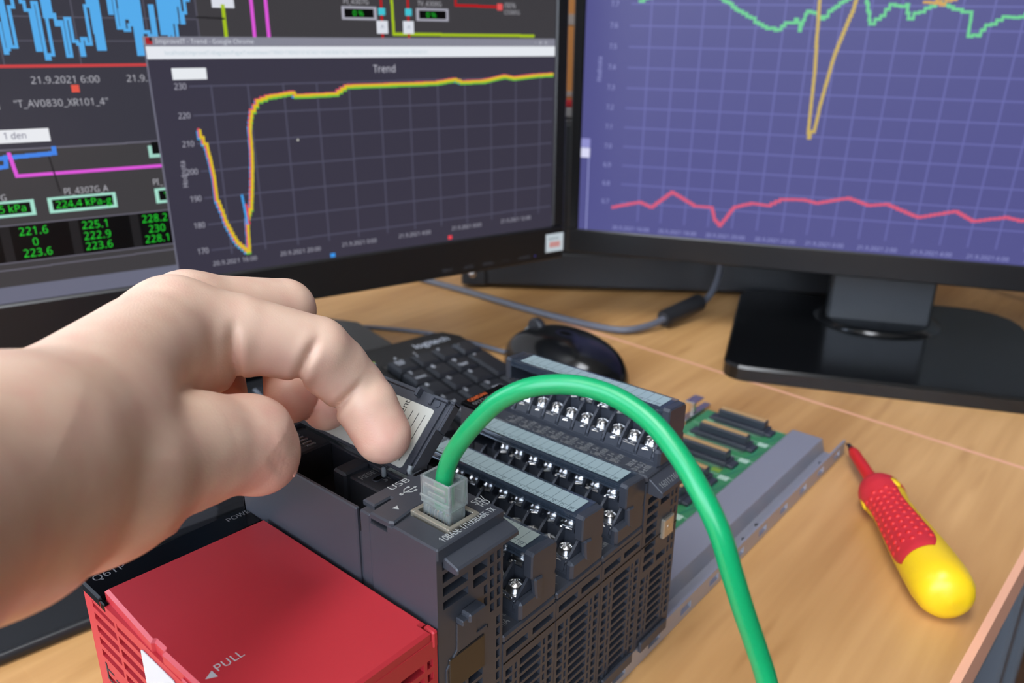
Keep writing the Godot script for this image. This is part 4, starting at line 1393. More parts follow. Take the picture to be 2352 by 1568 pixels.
func build_terminal_modules() -> void:
	MAT.tint = glass(Color8(52, 62, 74), 0.5, 0.06)
	MAT.backing = plastic(Color8(22, 26, 31), 0.3)
	for v in 2:
		var paper := Color8(140, 156, 157) if v == 0 else Color8(128, 138, 134)
		var p := pen(1024, 140, paper)
		var ink := Color8(48, 58, 64)
		for i in 19:
			p.rect(mini(int(i * 1024.0 / 18.0), 1022), 0, 2, 140, ink)
		p.rect(0, 102, 1024, 2, ink)
		p.rect(0, 138, 1024, 2, ink)
		for i in 18:
			# figures stand upright for a reader in front of the rack, so they lie on their side along the strip
			var g := pen(44, 40, paper)
			var word: String = str(i + 1) if v == 0 else ["YC", "YD", "YE", "YF"][i % 4]
			g.write(word, 13 if word.length() < 2 else 3, 32, 30, ink)
			g.im.rotate_90(COUNTERCLOCKWISE)
			p.im.blit_rect(g.im, Rect2i(5, 6, 34, 32), Vector2i(int(i * 1024.0 / 18.0) + 12, 105))
		var m := plastic(Color.WHITE, 0.22)
		m.albedo_texture = tex(p)
		if v == 0:
			MAT.strip = m
		else:
			MAT.strip_dense = m
	# raised cross-head screw with a square clamp plate
	var s := Shape.new()
	var rows := []
	for r in 15:
		var line := []
		var rad := 2.4 * r / 14.0
		for a in 49:
			var w := TAU * a / 48.0
			var q := Vector2(rad * cos(w), rad * sin(w))
			var y := 4.6 - 0.16 * rad * rad
			if (absf(q.x) < 0.42 or absf(q.y) < 0.42) and rad < 2.2:
				y -= 1.1
			line.append(Vector3(q.x, y, q.y))
		rows.append(line)
	s.sheet(rows)
	s.lathe([Vector2(3.1, 1.2), Vector2(3.15, 1.7), Vector2(2.5, 2.0), Vector2(2.4, 3.7)], 24)
	s.box(Vector3(-4.6, 0.1, -3.0), Vector3(3.2, 0.9, 3.0), 0.3)
	s.t = Transform3D(Basis(Vector3(0, 0, 1), 0.16), Vector3(-0.6, 0.9, 0))
	s.box(Vector3(-3.4, 0.0, -2.7), Vector3(2.8, 0.6, 2.7), 0.2)
	s.box(Vector3(-3.8, -0.6, -2.0), Vector3(-3.2, 1.3, -0.6), 0.15)
	s.box(Vector3(-3.8, -0.6, 0.6), Vector3(-3.2, 1.3, 2.0), 0.15)
	screw_mesh = s.done()
	terminal_module(0, 0.0, "dark terminal module next to the tall processor, marking strip half hidden by its ledge", ["24VDC", "4mA"])
	terminal_module(1, 0.0, "dark terminal module second from the processor, sharp marking strip numbered up to 18", ["24VDC", "2A"])
	terminal_module(2, 0.0, "dark terminal module third from the processor, its strip lying beside the printed channel names", ["V+ I+", "0-20mA"])
	terminal_module(3, 21.0, "tallest terminal module, beside the bare circuit board, printed channel names and screws in view", [])
# ---------------------------------------------------------------- network cable with its clear plug
func smooth_path(p: Array, per: int) -> Array:
	var o := []
	for i in p.size() - 1:
		var a: Vector3 = p[maxi(i - 1, 0)]
		var b: Vector3 = p[i]
		var c: Vector3 = p[i + 1]
		var d: Vector3 = p[mini(i + 2, p.size() - 1)]
		for k in per:
			o.append(b.cubic_interpolate(c, a, d, float(k) / per))
	o.append(p[p.size() - 1])
	return o

func vec(l: Array) -> Array:
	var o := []
	for i in range(0, l.size(), 3):
		o.append(Vector3(l[i], l[i + 1], l[i + 2]))
	return o

func build_network_cable() -> void:
	var t := thing("network_cable", "bright green network cable arching out of the socket, with a clear plug", "cable")
	var path := smooth_path(vec([69.8, 119.5, 86.4, 69.8, 124.0, 86.3, 70.2, 129.0, 86.3, 70.6, 135.5, 88.4, 71.4, 142.5, 92.4, 72.8, 149.8, 97.6, 74.9, 156.1, 103.0, 77.7, 160.8, 110.2, 81.2, 162.9, 118.0, 83.6, 163.2, 125.7, 84.6, 162.1, 134.2, 84.0, 159.2, 143.4, 82.0, 154.5, 151.9, 79.8, 148.6, 159.3, 79.4, 141.0, 164.9, 80.8, 131.0, 168.4, 83.3, 120.4, 171.4, 86.3, 109.9, 174.3, 88.9, 97.2, 178.1, 91, 70, 186, 92, 30, 197, 92, -20, 206, 90, -120, 212]), 8)
	var s := Shape.new()
	s.tube(path, 2.62, 28)
	var jm := plastic(Color8(6, 146, 86), 0.32)
	jm.metallic_specular = 0.5
	jm.subsurf_scatter_enabled = true
	jm.subsurf_scatter_strength = 0.12
	obj("jacket", s, jm, t)
	var clear := plastic(Color(0.96, 0.985, 0.97, 0.13), 0.02)
	clear.transparency = BaseMaterial3D.TRANSPARENCY_ALPHA
	clear.refraction_enabled = true
	clear.refraction_scale = 0.05
	var p := Node3D.new()
	p.name = "plug"
	p.position = Vector3(69.7, 0, 86.4) * K
	t.add_child(p, true)
	var b := Shape.new()
	# upper sleeve: four walls round the jacket
	for r in [[-3.9, -3.1, -5.8, 5.8], [3.1, 3.9, -5.8, 5.8], [-3.1, 3.1, -5.8, -4.9], [-3.1, 3.1, 4.9, 5.8]]:
		b.box(Vector3(r[0], 120.6, r[2]), Vector3(r[1], 129.3, r[3]), 0.28)
	b.box(Vector3(-4.2, 122.4, -5.9), Vector3(-3.5, 123.4, 5.9), 0.2)
	b.box(Vector3(-4.0, 126.2, -4.2), Vector3(-3.0, 127.6, 4.2), 0.3)
	b.box(Vector3(-4.0, 123.6, -2.8), Vector3(-2.8, 125.4, 4.4), 0.3)
	b.box(Vector3(-3.0, 120.0, -5.4), Vector3(3.2, 120.8, 5.4), 0.2)
	# lower nose that sits in the socket
	for r in [[-3.4, -2.7, -5.3, 5.3], [2.5, 3.2, -5.3, 5.3], [-2.7, 2.5, -5.3, -4.6], [-2.7, 2.5, 4.6, 5.3]]:
		b.box(Vector3(r[0], 110.0, r[2]), Vector3(r[1], 120.6, r[3]), 0.2)
	for k in 9:
		b.box(Vector3(-3.6, 112, -5.0 + k * 1.2), Vector3(-2.4, 119.6, -4.7 + k * 1.2), 0.08)
	obj("clear_body", b, clear, p)
	var lv := Shape.new()
	lv.prism(PackedVector2Array([Vector2(3.2, 112), Vector2(4.0, 112), Vector2(4.9, 119), Vector2(5.6, 124.5), Vector2(4.9, 124.5), Vector2(4.2, 119.5)]), -2.6, 2.6, 0.15)
	obj("latch_lever", lv, clear, p)
	var core := Shape.new()
	for k in 8:
		var z := -4.1 + k * 1.17
		var q := Shape.new()
		q.tube([Vector3(-1.2, 111.5, z), Vector3(-0.8, 115, z * 0.9), Vector3(-0.3, 119, z * 0.4), Vector3(0, 121, z * 0.28)], 0.42, 8)
		obj("wire", q, [MAT.label_white, plastic(Color8(220, 120, 40)), MAT.label_white, plastic(Color8(50, 90, 170)), MAT.label_white, plastic(Color8(40, 150, 80)), MAT.label_white, plastic(Color8(110, 70, 50))][k], p)
		core.box(Vector3(-3.2, 111.5, z - 0.22), Vector3(-1.6, 116.4, z + 0.22), 0.05)
	var cc := obj("contact_blades", core, MAT.gold, p)
	cc.set_meta("kind", "stuff")

# ---------------------------------------------------------------- keyboard
func build_keyboard() -> void:
	var hx := Vector3(cos(deg_to_rad(8.0)), 0, sin(deg_to_rad(8.0)))
	var tilt := atan(0.135)
	var nz := Vector3(-hx.z, 0, hx.x)
	var up := (Vector3.UP * cos(tilt) + nz * sin(tilt)).normalized()
	var zz := hx.cross(up).normalized()
	# origin: on top of the keyboard at the numeral 5; local x to the right, z towards the front
	var b := Basis(hx, up, zz)
	var o := hx * 282.0 + nz * -179.0 + Vector3(0, 16.2, 0)
	var t := thing("keyboard", "black full-size keyboard under the hand, number pad showing past the modules", "keyboard", o, b)
	var s := Shape.new()
	s.t = Transform3D(FLAT_UP, Vector3.ZERO)
	s.prism(PackedVector2Array([Vector2(-392, -72), Vector2(-380, -79), Vector2(44, -79), Vector2(54, -72), Vector2(55.5, 66), Vector2(46, 80), Vector2(36, 82), Vector2(-380, 82), Vector2(-394, 72)]), -5.2, -1.6, 2.2, 0.8)
	obj("body", s, MAT.black, t)
	var lip := Shape.new()
	lip.tube([Vector3(-388, -2.6, 76), Vector3(-300, -2.6, 79.5), Vector3(-170, -2.6, 81), Vector3(-40, -2.6, 79.5), Vector3(48, -2.6, 74)], 2.7, 16)
	obj("front_lip", lip, MAT.black, t)
	var well := Shape.new()
	well.box(Vector3(-386, -1.8, -52), Vector3(-106, -1.2, 49), 0.2)
	well.box(Vector3(-100, -1.8, -52), Vector3(-36, -1.2, 49), 0.2)
	well.box(Vector3(-31, -1.8, -52), Vector3(49, -1.2, 49), 0.2)
	obj("key_well", well, MAT.gloss_black, t)
	var keym := plastic(Color8(34, 35, 38), 0.42)
	var legend := plastic(Color8(214, 216, 220), 0.5)
	var u := 19.45
	var rows := []
	for k in 14:
		rows.append([-386 + k * u + (u if k == 13 else 0.0) * 0.5, -2, 1.0, ["`", "1", "2", "3", "4", "5", "6", "7", "8", "9", "0", "-", "=", "Bksp"][k]])
	for k in 13:
		rows.append([-386 + (k + 0.5) * u, -1, 1.0, ["Tab", "Q", "W", "E", "R", "T", "Z", "U", "I", "O", "P", "[", "]"][k]])
	for k in 12:
		rows.append([-386 + (k + 0.75) * u, 0, 1.0, ["Caps", "A", "S", "D", "F", "G", "H", "J", "K", "L", ";", "'"][k]])
	for k in 12:
		rows.append([-386 + (k + 0.3) * u, 1, 1.0, ["Shift", "Y", "X", "C", "V", "B", "N", "M", ",", ".", "/", "Shift"][k]])
	var bx := -386.0
	for k in [["Ctrl", 1.25], ["Win", 1.25], ["Alt", 1.25], ["", 6.25], ["Alt Gr", 1.25], ["Win", 1.25], ["Menu", 1.25], ["Ctrl", 1.25]]:
		rows.append([bx + (k[1] - 1.0) * u * 0.5, 2, k[1], k[0]])
		bx += k[1] * u * 0.96
	for k in 6:
		rows.append([-97.5 + (k % 3) * u, -2 if k < 3 else -1, 1.0, ["Ins", "Home", "PgUp", "Del", "End", "PgDn"][k]])
	for k in 3:
		rows.append([-97.5 + k * u, 2, 1.0, ["<", "v", ">"][k]])
	rows.append([-97.5 + u, 1, 1.0, "^"])
	var pad := ["Num\nLock", "/", "*", "-", "7", "8", "9", "+", "4", "5", "6", "", "1", "2", "3", "Enter", "0", "", ",", ""]
	for k in 20:
		if pad[k] == "":
			continue
		rows.append([(k % 4 - 1) * u - u * 0.5, k / 4 - 2, 1.0, pad[k]])
	for r in rows:
		var w: float = u * r[2]
		var tall: bool = (r[3] == "+" or r[3] == "Enter") and r[0] > 0.0
		var z0: float = r[1] * u - u * 0.5 + 1.0
		var z1: float = z0 + u - 2.0 + (u if tall else 0.0)
		var x0: float = r[0] + 1.0 + (-0.0)
		var x1: float = r[0] + w - 1.0
		if r[3] == "0" and r[0] > -40.0:
			x1 += u
		if r[3] == "":
			pass
		var k := Shape.new()
		k.t = Transform3D(FLAT_UP, Vector3(0, -1.4, 0))
		var q := PackedVector2Array([Vector2(x0, -z1), Vector2(x1, -z1), Vector2(x1, -z0), Vector2(x0, -z0)])
		k.prism(q, 0, 6.2, 2.1)
		var ko := obj("key", k, keym, t)
		if r[3] != "":
			var lines: PackedStringArray = str(r[3]).split("\n")
			for i in lines.size():
				text(lines[i], 3.6 if lines[i].length() == 1 else 2.2, ko, Vector3(x0 + 3.2, 4.82, z0 + 6.6 + i * 3.0), FLAT_UP, legend, "legend")
			if r[0] > -35.0 and str(r[3]) in ["7", "9", "1", "3", "0", ","]:
				text({"7": "Home", "9": "PgUp", "1": "End", "3": "PgDn", "0": "Ins", ",": "Del"}[str(r[3])], 2.0, ko, Vector3(x0 + 3.2, 4.82, z0 + 13.4), FLAT_UP, legend, "legend")
	text("logitech", 6.2, t, Vector3(8.5, -1.5, -61.5), FLAT_UP, legend, "logo", 1.1)
	for k in 3:
		text(["1", "A", "+"][k], 3.0, t, Vector3(-33.0 + k * 17.5, -1.5, -56.0), FLAT_UP, legend, "indicator_mark")
	var led := Shape.new()
	led.box(Vector3(-34.5, -1.7, -61.5), Vector3(-31.0, -1.3, -60), 0.1)
	obj("indicator_light", led, plastic(Color8(150, 170, 20), 0.4), t)
	for k in 12:
		var f := Shape.new()
		f.t = Transform3D(FLAT_UP, Vector3(0, -1.4, 0))
		var fx := -386 + (k + 1.4 + (k / 4) * 0.5) * u
		f.prism(PackedVector2Array([Vector2(fx + 1, 50), Vector2(fx + u - 1, 50), Vector2(fx + u - 1, 64), Vector2(fx + 1, 64)]), 0, 4.6, 1.6)
		obj("key", f, keym, t)
	# its lead runs off behind to the left
	var c := Shape.new()
	c.tube(smooth_path(vec([330, 3, -285, 345, 3, -305, 362, 2.4, -318, 380, 2.4, -290, 394, 2.4, -256, 400, 2.4, -224, 402, 2.4, -200, 402, 3, -175]), 8), 1.9, 12)
	tag(obj("mouse_lead", c, MAT.cable_grey), "thin grey lead running behind the keyboard to the mouse", "cable")

# ---------------------------------------------------------------- mouse
func build_mouse() -> void:
	var a := deg_to_rad(14.0)
	var b := Basis(Vector3(cos(a), 0, sin(a)), Vector3.UP, Vector3(-sin(a), 0, cos(a)))
	var t := thing("mouse", "glossy black computer mouse behind the deep terminal module", "mouse", Vector3(402, 0, -116), b)
	var rows := []
	var n := 22
	for j in n + 1:
		var f := float(j) / n
		var th := f * PI * 0.5
		var line := []
		for i in 49:
			var w := TAU * i / 48.0
			var e := 2.5
			var cx := signf(cos(w)) * pow(absf(cos(w)), 2.0 / e)
			var cz := signf(sin(w)) * pow(absf(sin(w)), 2.0 / e)
			var rr := pow(cos(th), 0.62) if j < n else 0.0
			var hz := cz * 60.0 * rr
			var y := 2.0 + 33.0 * pow(sin(th), 0.85) * (1.0 - 0.16 * pow(maxf(-hz / 60.0, 0.0), 2.0))
			line.append(Vector3(cx * (37.0 - 3.0 * absf(cz)) * rr, y, hz))
		rows.append(line)
	var s := Shape.new()
	s.sheet(rows)
	obj("shell", s, MAT.gloss_black, t)
	var r := Shape.new()
	var ring := []
	for i in 41:
		var w := -PI * 0.98 + PI * 0.96 * i / 40.0
		ring.append(Vector3(cos(w) * 22.0, 32.8 - 6.0 * pow(absf(cos(w)), 3.0) - 5.0 * maxf(-sin(w), 0.0), 2.0 + sin(w) * 46.0))
	r.tube(ring, 0.9, 8)
	obj("trim_line", r, MAT.grey, t)
	var wl := Shape.new()
	wl.t = Transform3D(Basis(Vector3(0, 1, 0), Vector3(1, 0, 0), Vector3(0, 0, -1)), Vector3(-3.5, 27.0, -36))
	wl.lathe([Vector2(0, 0), Vector2(8.6, 0), Vector2(10.2, 1.4), Vector2(10.2, 5.6), Vector2(8.6, 7.0), Vector2(0, 7.0)], 28, true)
	obj("scroll_wheel", wl, MAT.cable_black, t)
	var base := Shape.new()
	base.t = Transform3D(FLAT_UP, Vector3.ZERO)
	var q := PackedVector2Array()
	for i in 36:
		var w := TAU * i / 36.0
		q.append(Vector2(signf(cos(w)) * pow(absf(cos(w)), 0.8) * 31.5, signf(sin(w)) * pow(absf(sin(w)), 0.8) * 59.0))
	base.prism(q, 0.0, 4.0)
	obj("base", base, MAT.cable_black, t)

# ---------------------------------------------------------------- screwdriver
func build_screwdriver() -> void:
	var tip := Vector3(412.5, 10.2, 100.8)
	var end := Vector3(281.5, 13.6, 190.5)
	var d := (end - tip).normalized()
	var side := d.cross(Vector3.UP).normalized()
	var up := side.cross(d).normalized()
	# local y runs from the tip to the cap; x is up
	var b := Basis(up, d, up.cross(d))
	var t := thing("screwdriver", "red and yellow insulated screwdriver lying on the wooden desk, tip on the rack", "screwdriver", tip, b)
	var blade := Shape.new()
	blade.box(Vector3(-0.5, 0, -1.5), Vector3(0.5, 7, 1.5), 0.3)
	blade.lathe([Vector2(1.2, 4.5), Vector2(1.9, 6.5), Vector2(1.9, 12), Vector2(0, 12)], 16)
	obj("blade_tip", blade, plastic(Color8(32, 28, 28), 0.35), t)
	var red := plastic(Color8(206, 34, 32), 0.38)
	var soft := plastic(Color8(196, 38, 46), 0.5)
	var yel := plastic(Color8(232, 190, 22), 0.36)
	var sh := Shape.new()
	sh.lathe([Vector2(0, 8.6), Vector2(2.3, 8.7), Vector2(3.4, 14), Vector2(3.6, 40), Vector2(4.6, 54), Vector2(4.6, 58)], 24)
	obj("insulated_shaft", sh, red, t)
	var L := 158.0
	var prof := [[52.0, 4.8], [53.5, 7.4], [56.5, 9.6], [61.0, 11.2], [67.0, 11.8], [73.0, 11.2], [80.0, 10.4], [90.0, 10.7], [105.0, 11.9], [120.0, 12.9], [132.0, 13.4], [144.0, 13.7], [151.0, 13.0], [155.5, 11.0], [158.0, 7.2], [159.0, 0.0]]
	var radius := func(y: float) -> float:
		for i in prof.size() - 1:
			if y <= prof[i + 1][0]:
				return lerpf(prof[i][1], prof[i + 1][1], smoothstep(0.0, 1.0, (y - prof[i][0]) / (prof[i + 1][0] - prof[i][0])) * 0.4 + 0.6 * (y - prof[i][0]) / (prof[i + 1][0] - prof[i][0]))
		return 0.0
	var core := Shape.new()
	var l := [Vector2(0, 51.5)]
	for p in prof:
		l.append(Vector2(p[1], p[0]))
	core.lathe(l, 40)
	obj("handle_core", core, yel, t)
	var neck := Shape.new()
	l = [Vector2(4.5, 51.4)]
	for i in 17:
		var y := 52.0 + i * 1.15
		l.append(Vector2(radius.call(y) + 0.5 * sin(PI * clampf((y - 51.0) / 20.0, 0, 1)), y))
	l.append(Vector2(radius.call(71.0) - 0.4, 71.0))
	neck.lathe(l, 40)
	obj("grip_collar", neck, soft, t)
	# two soft grip panels with raised pimples, leaving yellow between them
	for sd in 2:
		var mid := deg_to_rad(-42.0) + PI * sd
		var rows := []
		var ny := 30
		for j in ny + 1:
			var y := 69.0 + (134.0 - 69.0) * j / ny
			var half := deg_to_rad(62.0) * (1.0 if y < 118 else 1.0 - 0.35 * pow((y - 118.0) / 16.0, 2.0))
			var line := []
			for i in 25:
				var f := -1.0 + 2.0 * i / 24.0
				var w := mid + half * f
				var edge := minf(1.0 - absf(f), 1.0) * 8.0
				var rise := 0.75 * clampf(minf(edge, minf((y - 68.0) * 0.8 + 0.3, (134.5 - y) * 0.8)), -0.2, 1.0)
				var rr: float = radius.call(y) + rise
				line.append(Vector3(rr * cos(w), y, rr * sin(w)))
			rows.append(line)
		var g := Shape.new()
		g.sheet(rows)
		var go := obj("grip_panel", g, soft, t)
		for c in 6:
			for k in 10:
				var y := 75.0 + k * 5.4 + (2.0 if c % 2 else 0.0)
				var w := mid + deg_to_rad(-46.0 + c * 18.4)
				if sd == 1 or y > 127.0:
					continue
				var r0: float = radius.call(y) + 0.55
				var out := Vector3(cos(w), 0, sin(w))
				var m := Shape.new()
				m.t = Transform3D(Basis(Vector3(-sin(w), 0, cos(w)), out, Vector3(0, 1, 0)), out * r0 + Vector3(0, y, 0))
				m.lathe([Vector2(1.5, -0.3), Vector2(1.42, 0.25), Vector2(0.85, 0.62), Vector2(0.4, 0.8), Vector2(0, 0.85)], 10)
				obj("pimple", m, red, go)
	for k in [[68.0, 22.0], [69.5, -108.0]]:
		var w := deg_to_rad(k[1])
		var out := Vector3(cos(w), 0, sin(w))
		var m := Shape.new()
		m.t = Transform3D(Basis(Vector3(-sin(w), 0, cos(w)), out, Vector3(0, 1.9, 0)), out * (radius.call(k[0]) - 0.2) + Vector3(0, k[0], 0))
		m.lathe([Vector2(2.6, 0), Vector2(2.3, 0.6), Vector2(1.2, 0.95), Vector2(0, 1.0)], 18)
		obj("yellow_spot", m, yel, t)

# ---------------------------------------------------------------- things behind
func build_background() -> void:
	var along := Vector3(0.591, 0, 0.807)
	var deep := Vector3(along.z, 0, -along.x)
	var b := Basis(along, Vector3.UP, -deep)
	var o := Vector3(523, 0, -345)
	var t := thing("computer_case", "low black computer case standing on the desk behind the two monitors", "computer", o, b)
	var s := Shape.new()
	s.box(Vector3(0, 3, -330), Vector3(420, 176, 0), 2)
	obj("case", s, MAT.black, t)
	var fr := Shape.new()
	fr.box(Vector3(0.5, 4, -0.5), Vector3(26, 175, 3), 1.0)
	fr.box(Vector3(28, 6, -0.5), Vector3(418, 40, 2), 1.0)
	fr.box(Vector3(28, 44, -0.5), Vector3(418, 172, 1.5), 1.0)
	obj("front_panel", fr, plastic(Color8(38, 39, 41), 0.4), t)
	for x in [20.0, 380.0]:
		for z in [-310.0, -30.0]:
			var ft := Shape.new()
			ft.t = Transform3D(Basis.IDENTITY, Vector3(x, 0.1, z))
			ft.lathe([Vector2(0, 0), Vector2(11, 0), Vector2(10, 3.2), Vector2(0, 3.2)], 16, true)
			obj("foot", ft, MAT.cable_black, t)
	var bt := Shape.new()
	bt.t = Transform3D(Basis(Vector3(1, 0, 0), Vector3(0, 0, 1), Vector3(0, -1, 0)), Vector3(12, 16, 3))
	bt.lathe([Vector2(4, 0), Vector2(3.6, 0.8), Vector2(0, 0.9)], 16)
	obj("power_button", bt, MAT.steel, t)
	# what shows in the gap between the monitors, standing on the case
	var y0 := 176.2
	var q := thing("storage_tray", "small grey tray with a red rim on top of the black computer case", "tray", o + Vector3(0, y0, 0), b)
	var tr := Shape.new()
	tr.box(Vector3(20, 0, -180), Vector3(190, 11, -20), 2)
	obj("tray_base", tr, plastic(Color8(132, 126, 122), 0.5), q)
	tr = Shape.new()
	tr.box(Vector3(20, 11, -180), Vector3(190, 18, -20), 1)
	obj("red_rim", tr, plastic(Color8(170, 24, 28), 0.4), q)
	var bx := thing("cardboard_box", "brown cardboard box with grey tape, standing in the gap between the two monitors", "box", o + Vector3(0, y0 + 18.2, 0), b)
	var cb := Shape.new()
	cb.box(Vector3(24, 0, -170), Vector3(184, 96, -24), 1)
	obj("carton", cb, plastic(Color8(186, 122, 58), 0.8), bx)
	cb = Shape.new()
	cb.box(Vector3(23.4, 70, -170.5), Vector3(184.6, 80, -23.4), 0.3)
	cb.box(Vector3(23.4, 3, -170.5), Vector3(184.6, 8, -23.4), 0.3)
	obj("tape", cb, plastic(Color8(150, 138, 128), 0.4), bx)
	# lead of the left monitor with its ferrite bead
	var c := thing("monitor_cable", "dark grey monitor cable with a ferrite bead, curving across the desk", "cable")
	var path := smooth_path(vec([480, 40, -470, 500, 10, -420, 508, 3.4, -383, 508, 3.4, -330, 505, 3.4, -260, 504, 3.4, -215, 507, 3.4, -160, 514, 4, -133, 532, 6, -120, 554, 9, -114, 588, 12, -109, 622, 16, -106, 655, 34, -112, 674, 64, -124, 672, 112, -116]), 8)
	var cs := Shape.new()
	cs.tube(path, 3.3, 16)
	obj("lead", cs, MAT.cable_grey, c)
	var fb := Shape.new()
	fb.tube([Vector3(552, 9.4, -114.5), Vector3(554, 9.4, -114.2), Vector3(606, 14.6, -107.2), Vector3(608, 14.8, -107.0)], [6.6, 8.4, 8.4, 6.6], 24)
	obj("ferrite_bead", fb, MAT.cable_black, c)
	# grey cable duct and lead at the far right
	var duct := Shape.new()
	duct.box(Vector3(1120, 0, -140), Vector3(1150, 300, 420), 3)
	tag(obj("cable_duct", duct, plastic(Color8(96, 102, 104), 0.5)), "dark grey upright panel at the far right behind the monitor stand", "panel")
	var l2 := Shape.new()
	l2.tube(smooth_path(vec([930, 60, -60, 915, 42, 10, 905, 30, 60, 890, 16, 110, 880, 5, 160, 870, 4, 230, 850, 4, 320]), 8), 4.0, 12)
	tag(obj("power_cable", l2, MAT.cable_black), "thick black power cable lying on the desk behind the monitor stand", "cable")
# ---------------------------------------------------------------- the hand
# joints: x, y, z and radius; bones join them; group letters keep the fingers apart
func hand_bones() -> Array:
	var j := {
		"im": [27.9, 171.8, 25.2, 11.6],
		"ib": [43.3, 165.6, 30.5, 11.2],
		"ip": [63.4, 157.1, 39.4, 10.1],
		"imid": [69.6, 149.2, 39.6, 10.2],
		"id": [75.0, 141.6, 42.1, 9.2],
		"id2": [75.8, 136.6, 46.0, 9.6],
		"it": [77.0, 127.5, 51.7, 9.1],
		"mm": [41.1, 167.4, 7.1, 11.5],
		"mp": [73.6, 160.3, 8.3, 10.4],
		"md": [75.2, 142.3, 5.7, 8.8],
		"mt": [66.1, 134.4, 19.2, 8.6],
		"rm": [50.1, 157.1, -9.4, 11.5],
		"rp": [82.3, 145.2, -7.4, 9.6],
		"rd": [83.7, 135.5, 8.0, 8.4],
		"rt": [76.5, 128.5, 23.3, 7.9],
		"pm": [52.9, 146.1, -22.9, 10.5],
		"pp": [67.1, 132.4, -27.9, 8.8],
		"pt": [51.9, 130.2, 1.6, 8.2],
		"tt": [30.0, 143.0, 52.6, 12.6],
		"tt3": [33.0, 138.3, 53.8, 10.0],
		"ti": [14.2, 148.4, 53.9, 13.8],
		"tm": [-9.5, 154.0, 60.6, 17.6],
		"wf": [-6.6, 162.3, 56.0, 14.0],
		"tc": [-30.8, 160.1, 71.6, 17.0],
		"w2": [-24.9, 169.1, 68.4, 16.0],
		"w3": [-22.0, 161.5, 51.5, 17.0],
		"w4": [-18.9, 151.3, 34.5, 16.5],
		"w5": [-17.8, 140.3, 22.4, 16.0],
		"f0": [-35.0, 165.6, 70.1, 21.5],
		"f1": [-64.6, 176.8, 98.1, 25.0],
		"web0": [17.0, 167.7, 32.9, 10.0],
		"web1": [10.6, 154.6, 31.3, 9.0],
		"pb": [35.9, 158.1, 26.0, 9.6],
		"pa": [23.3, 161.2, 29.2, 10.0],
		"web2": [-18.1, 162.8, 55.4, 14.0],
		"th0": [1.6, 143.3, 53.4, 13.0],
		"th1": [-21.5, 148.1, 59.8, 13.0],
	}
	var o := []
	for b in [["im", "ib", "i"], ["ib", "ip", "i"], ["ip", "imid", "i"], ["imid", "id", "i"], ["id", "id2", "i"], ["id2", "it", "i"], ["mm", "mp", "m"], ["mp", "md", "m"], ["md", "mt", "m"], ["rm", "rp", "r"], ["rp", "rd", "r"], ["rd", "rt", "r"], ["pm", "pp", "p"], ["pp", "pt", "p"], ["tt3", "tt", "t"], ["tt", "ti", "t"], ["ti", "tm", "t"], ["w2", "wf", "c"], ["wf", "tm", "c"], ["tm", "tc", "c"], ["im", "w2", "c"], ["mm", "w3", "c"], ["rm", "w4", "c"], ["pm", "w5", "c"], ["w2", "f0", "c"], ["w5", "f0", "c"], ["tc", "f0", "c"], ["f0", "f1", "c"], ["w3", "w5", "c"], ["web0", "web1", "c"], ["web0", "web2", "c"], ["pb", "pa", "c"], ["pa", "web0", "c"], ["th0", "th1", "c"]]:
		var p: Array = j[b[0]]
		var q: Array = j[b[1]]
		o.append([Vector3(p[0], p[1], p[2]), Vector3(q[0], q[1], q[2]), p[3], q[3], "citmrp".find(b[2])])
	return o

# skin folds: a point, the direction across the fold, the side it lies on, depth, width and reach
func hand_folds() -> Array:
	return [
		[63.42, 157.08, 39.37, 0.50, -0.49, 0.71, -0.81, -0.58, -0.07, 1.35, 1.30, 17.00],
		[74.97, 141.55, 42.11, 0.36, -0.67, 0.65, -0.87, -0.46, -0.18, 1.30, 1.20, 15.00],
		[42.75, 162.66, 31.56, 0.76, -0.10, 0.64, -0.61, -0.68, 0.40, 1.40, 1.40, 18.00],
		[26.25, 162.33, 32.06, 0.80, 0.04, 0.60, -0.70, -0.54, 0.47, 2.00, 1.10, 15.00],
		[10.84, 136.78, 58.23, 0.70, 0.41, 0.59, -0.47, -0.78, 0.41, 2.20, 1.60, 13.00],
		[5.05, 134.93, 59.06, 0.60, 0.76, 0.27, -0.25, -0.74, 0.62, 1.40, 1.40, 12.00],
		[8.72, 154.66, 55.38, 0.68, 0.15, 0.72, -0.29, 0.95, 0.10, 0.45, 0.80, 11.00],
		[10.22, 154.68, 57.13, 0.67, 0.10, 0.73, -0.29, 0.95, 0.10, 0.45, 0.80, 11.00],
		[33.40, 142.35, 61.88, 0.70, 0.28, 0.66, -0.69, 0.44, 0.58, 0.35, 0.80, 11.00],
		[34.51, 142.37, 63.18, 0.70, 0.32, 0.64, -0.69, 0.44, 0.58, 0.30, 0.70, 11.00],
		[36.80, 171.99, 25.79, 0.70, 0.43, 0.58, -0.60, 0.63, 0.50, 0.50, 0.90, 12.00],
		[38.55, 169.74, 29.14, 0.69, 0.49, 0.54, -0.60, 0.63, 0.50, 0.40, 0.80, 12.00],
		[12.00, 170.54, 33.63, 0.66, 0.62, 0.42, -0.65, 0.53, 0.54, 0.50, 1.00, 14.00],
		[14.71, 172.64, 35.63, 0.69, 0.49, 0.54, -0.65, 0.53, 0.54, 0.40, 0.90, 14.00],
		[4.61, 169.21, 42.17, 0.52, 0.84, 0.13, -0.65, 0.53, 0.54, 0.70, 1.10, 14.00],
	]

var bone_list: Array
var fold_list: Array
var ba := PackedVector3Array()
var bd := PackedVector3Array()
var bl := PackedFloat32Array()
var br0 := PackedFloat32Array()
var br1 := PackedFloat32Array()
var bg := PackedInt32Array()

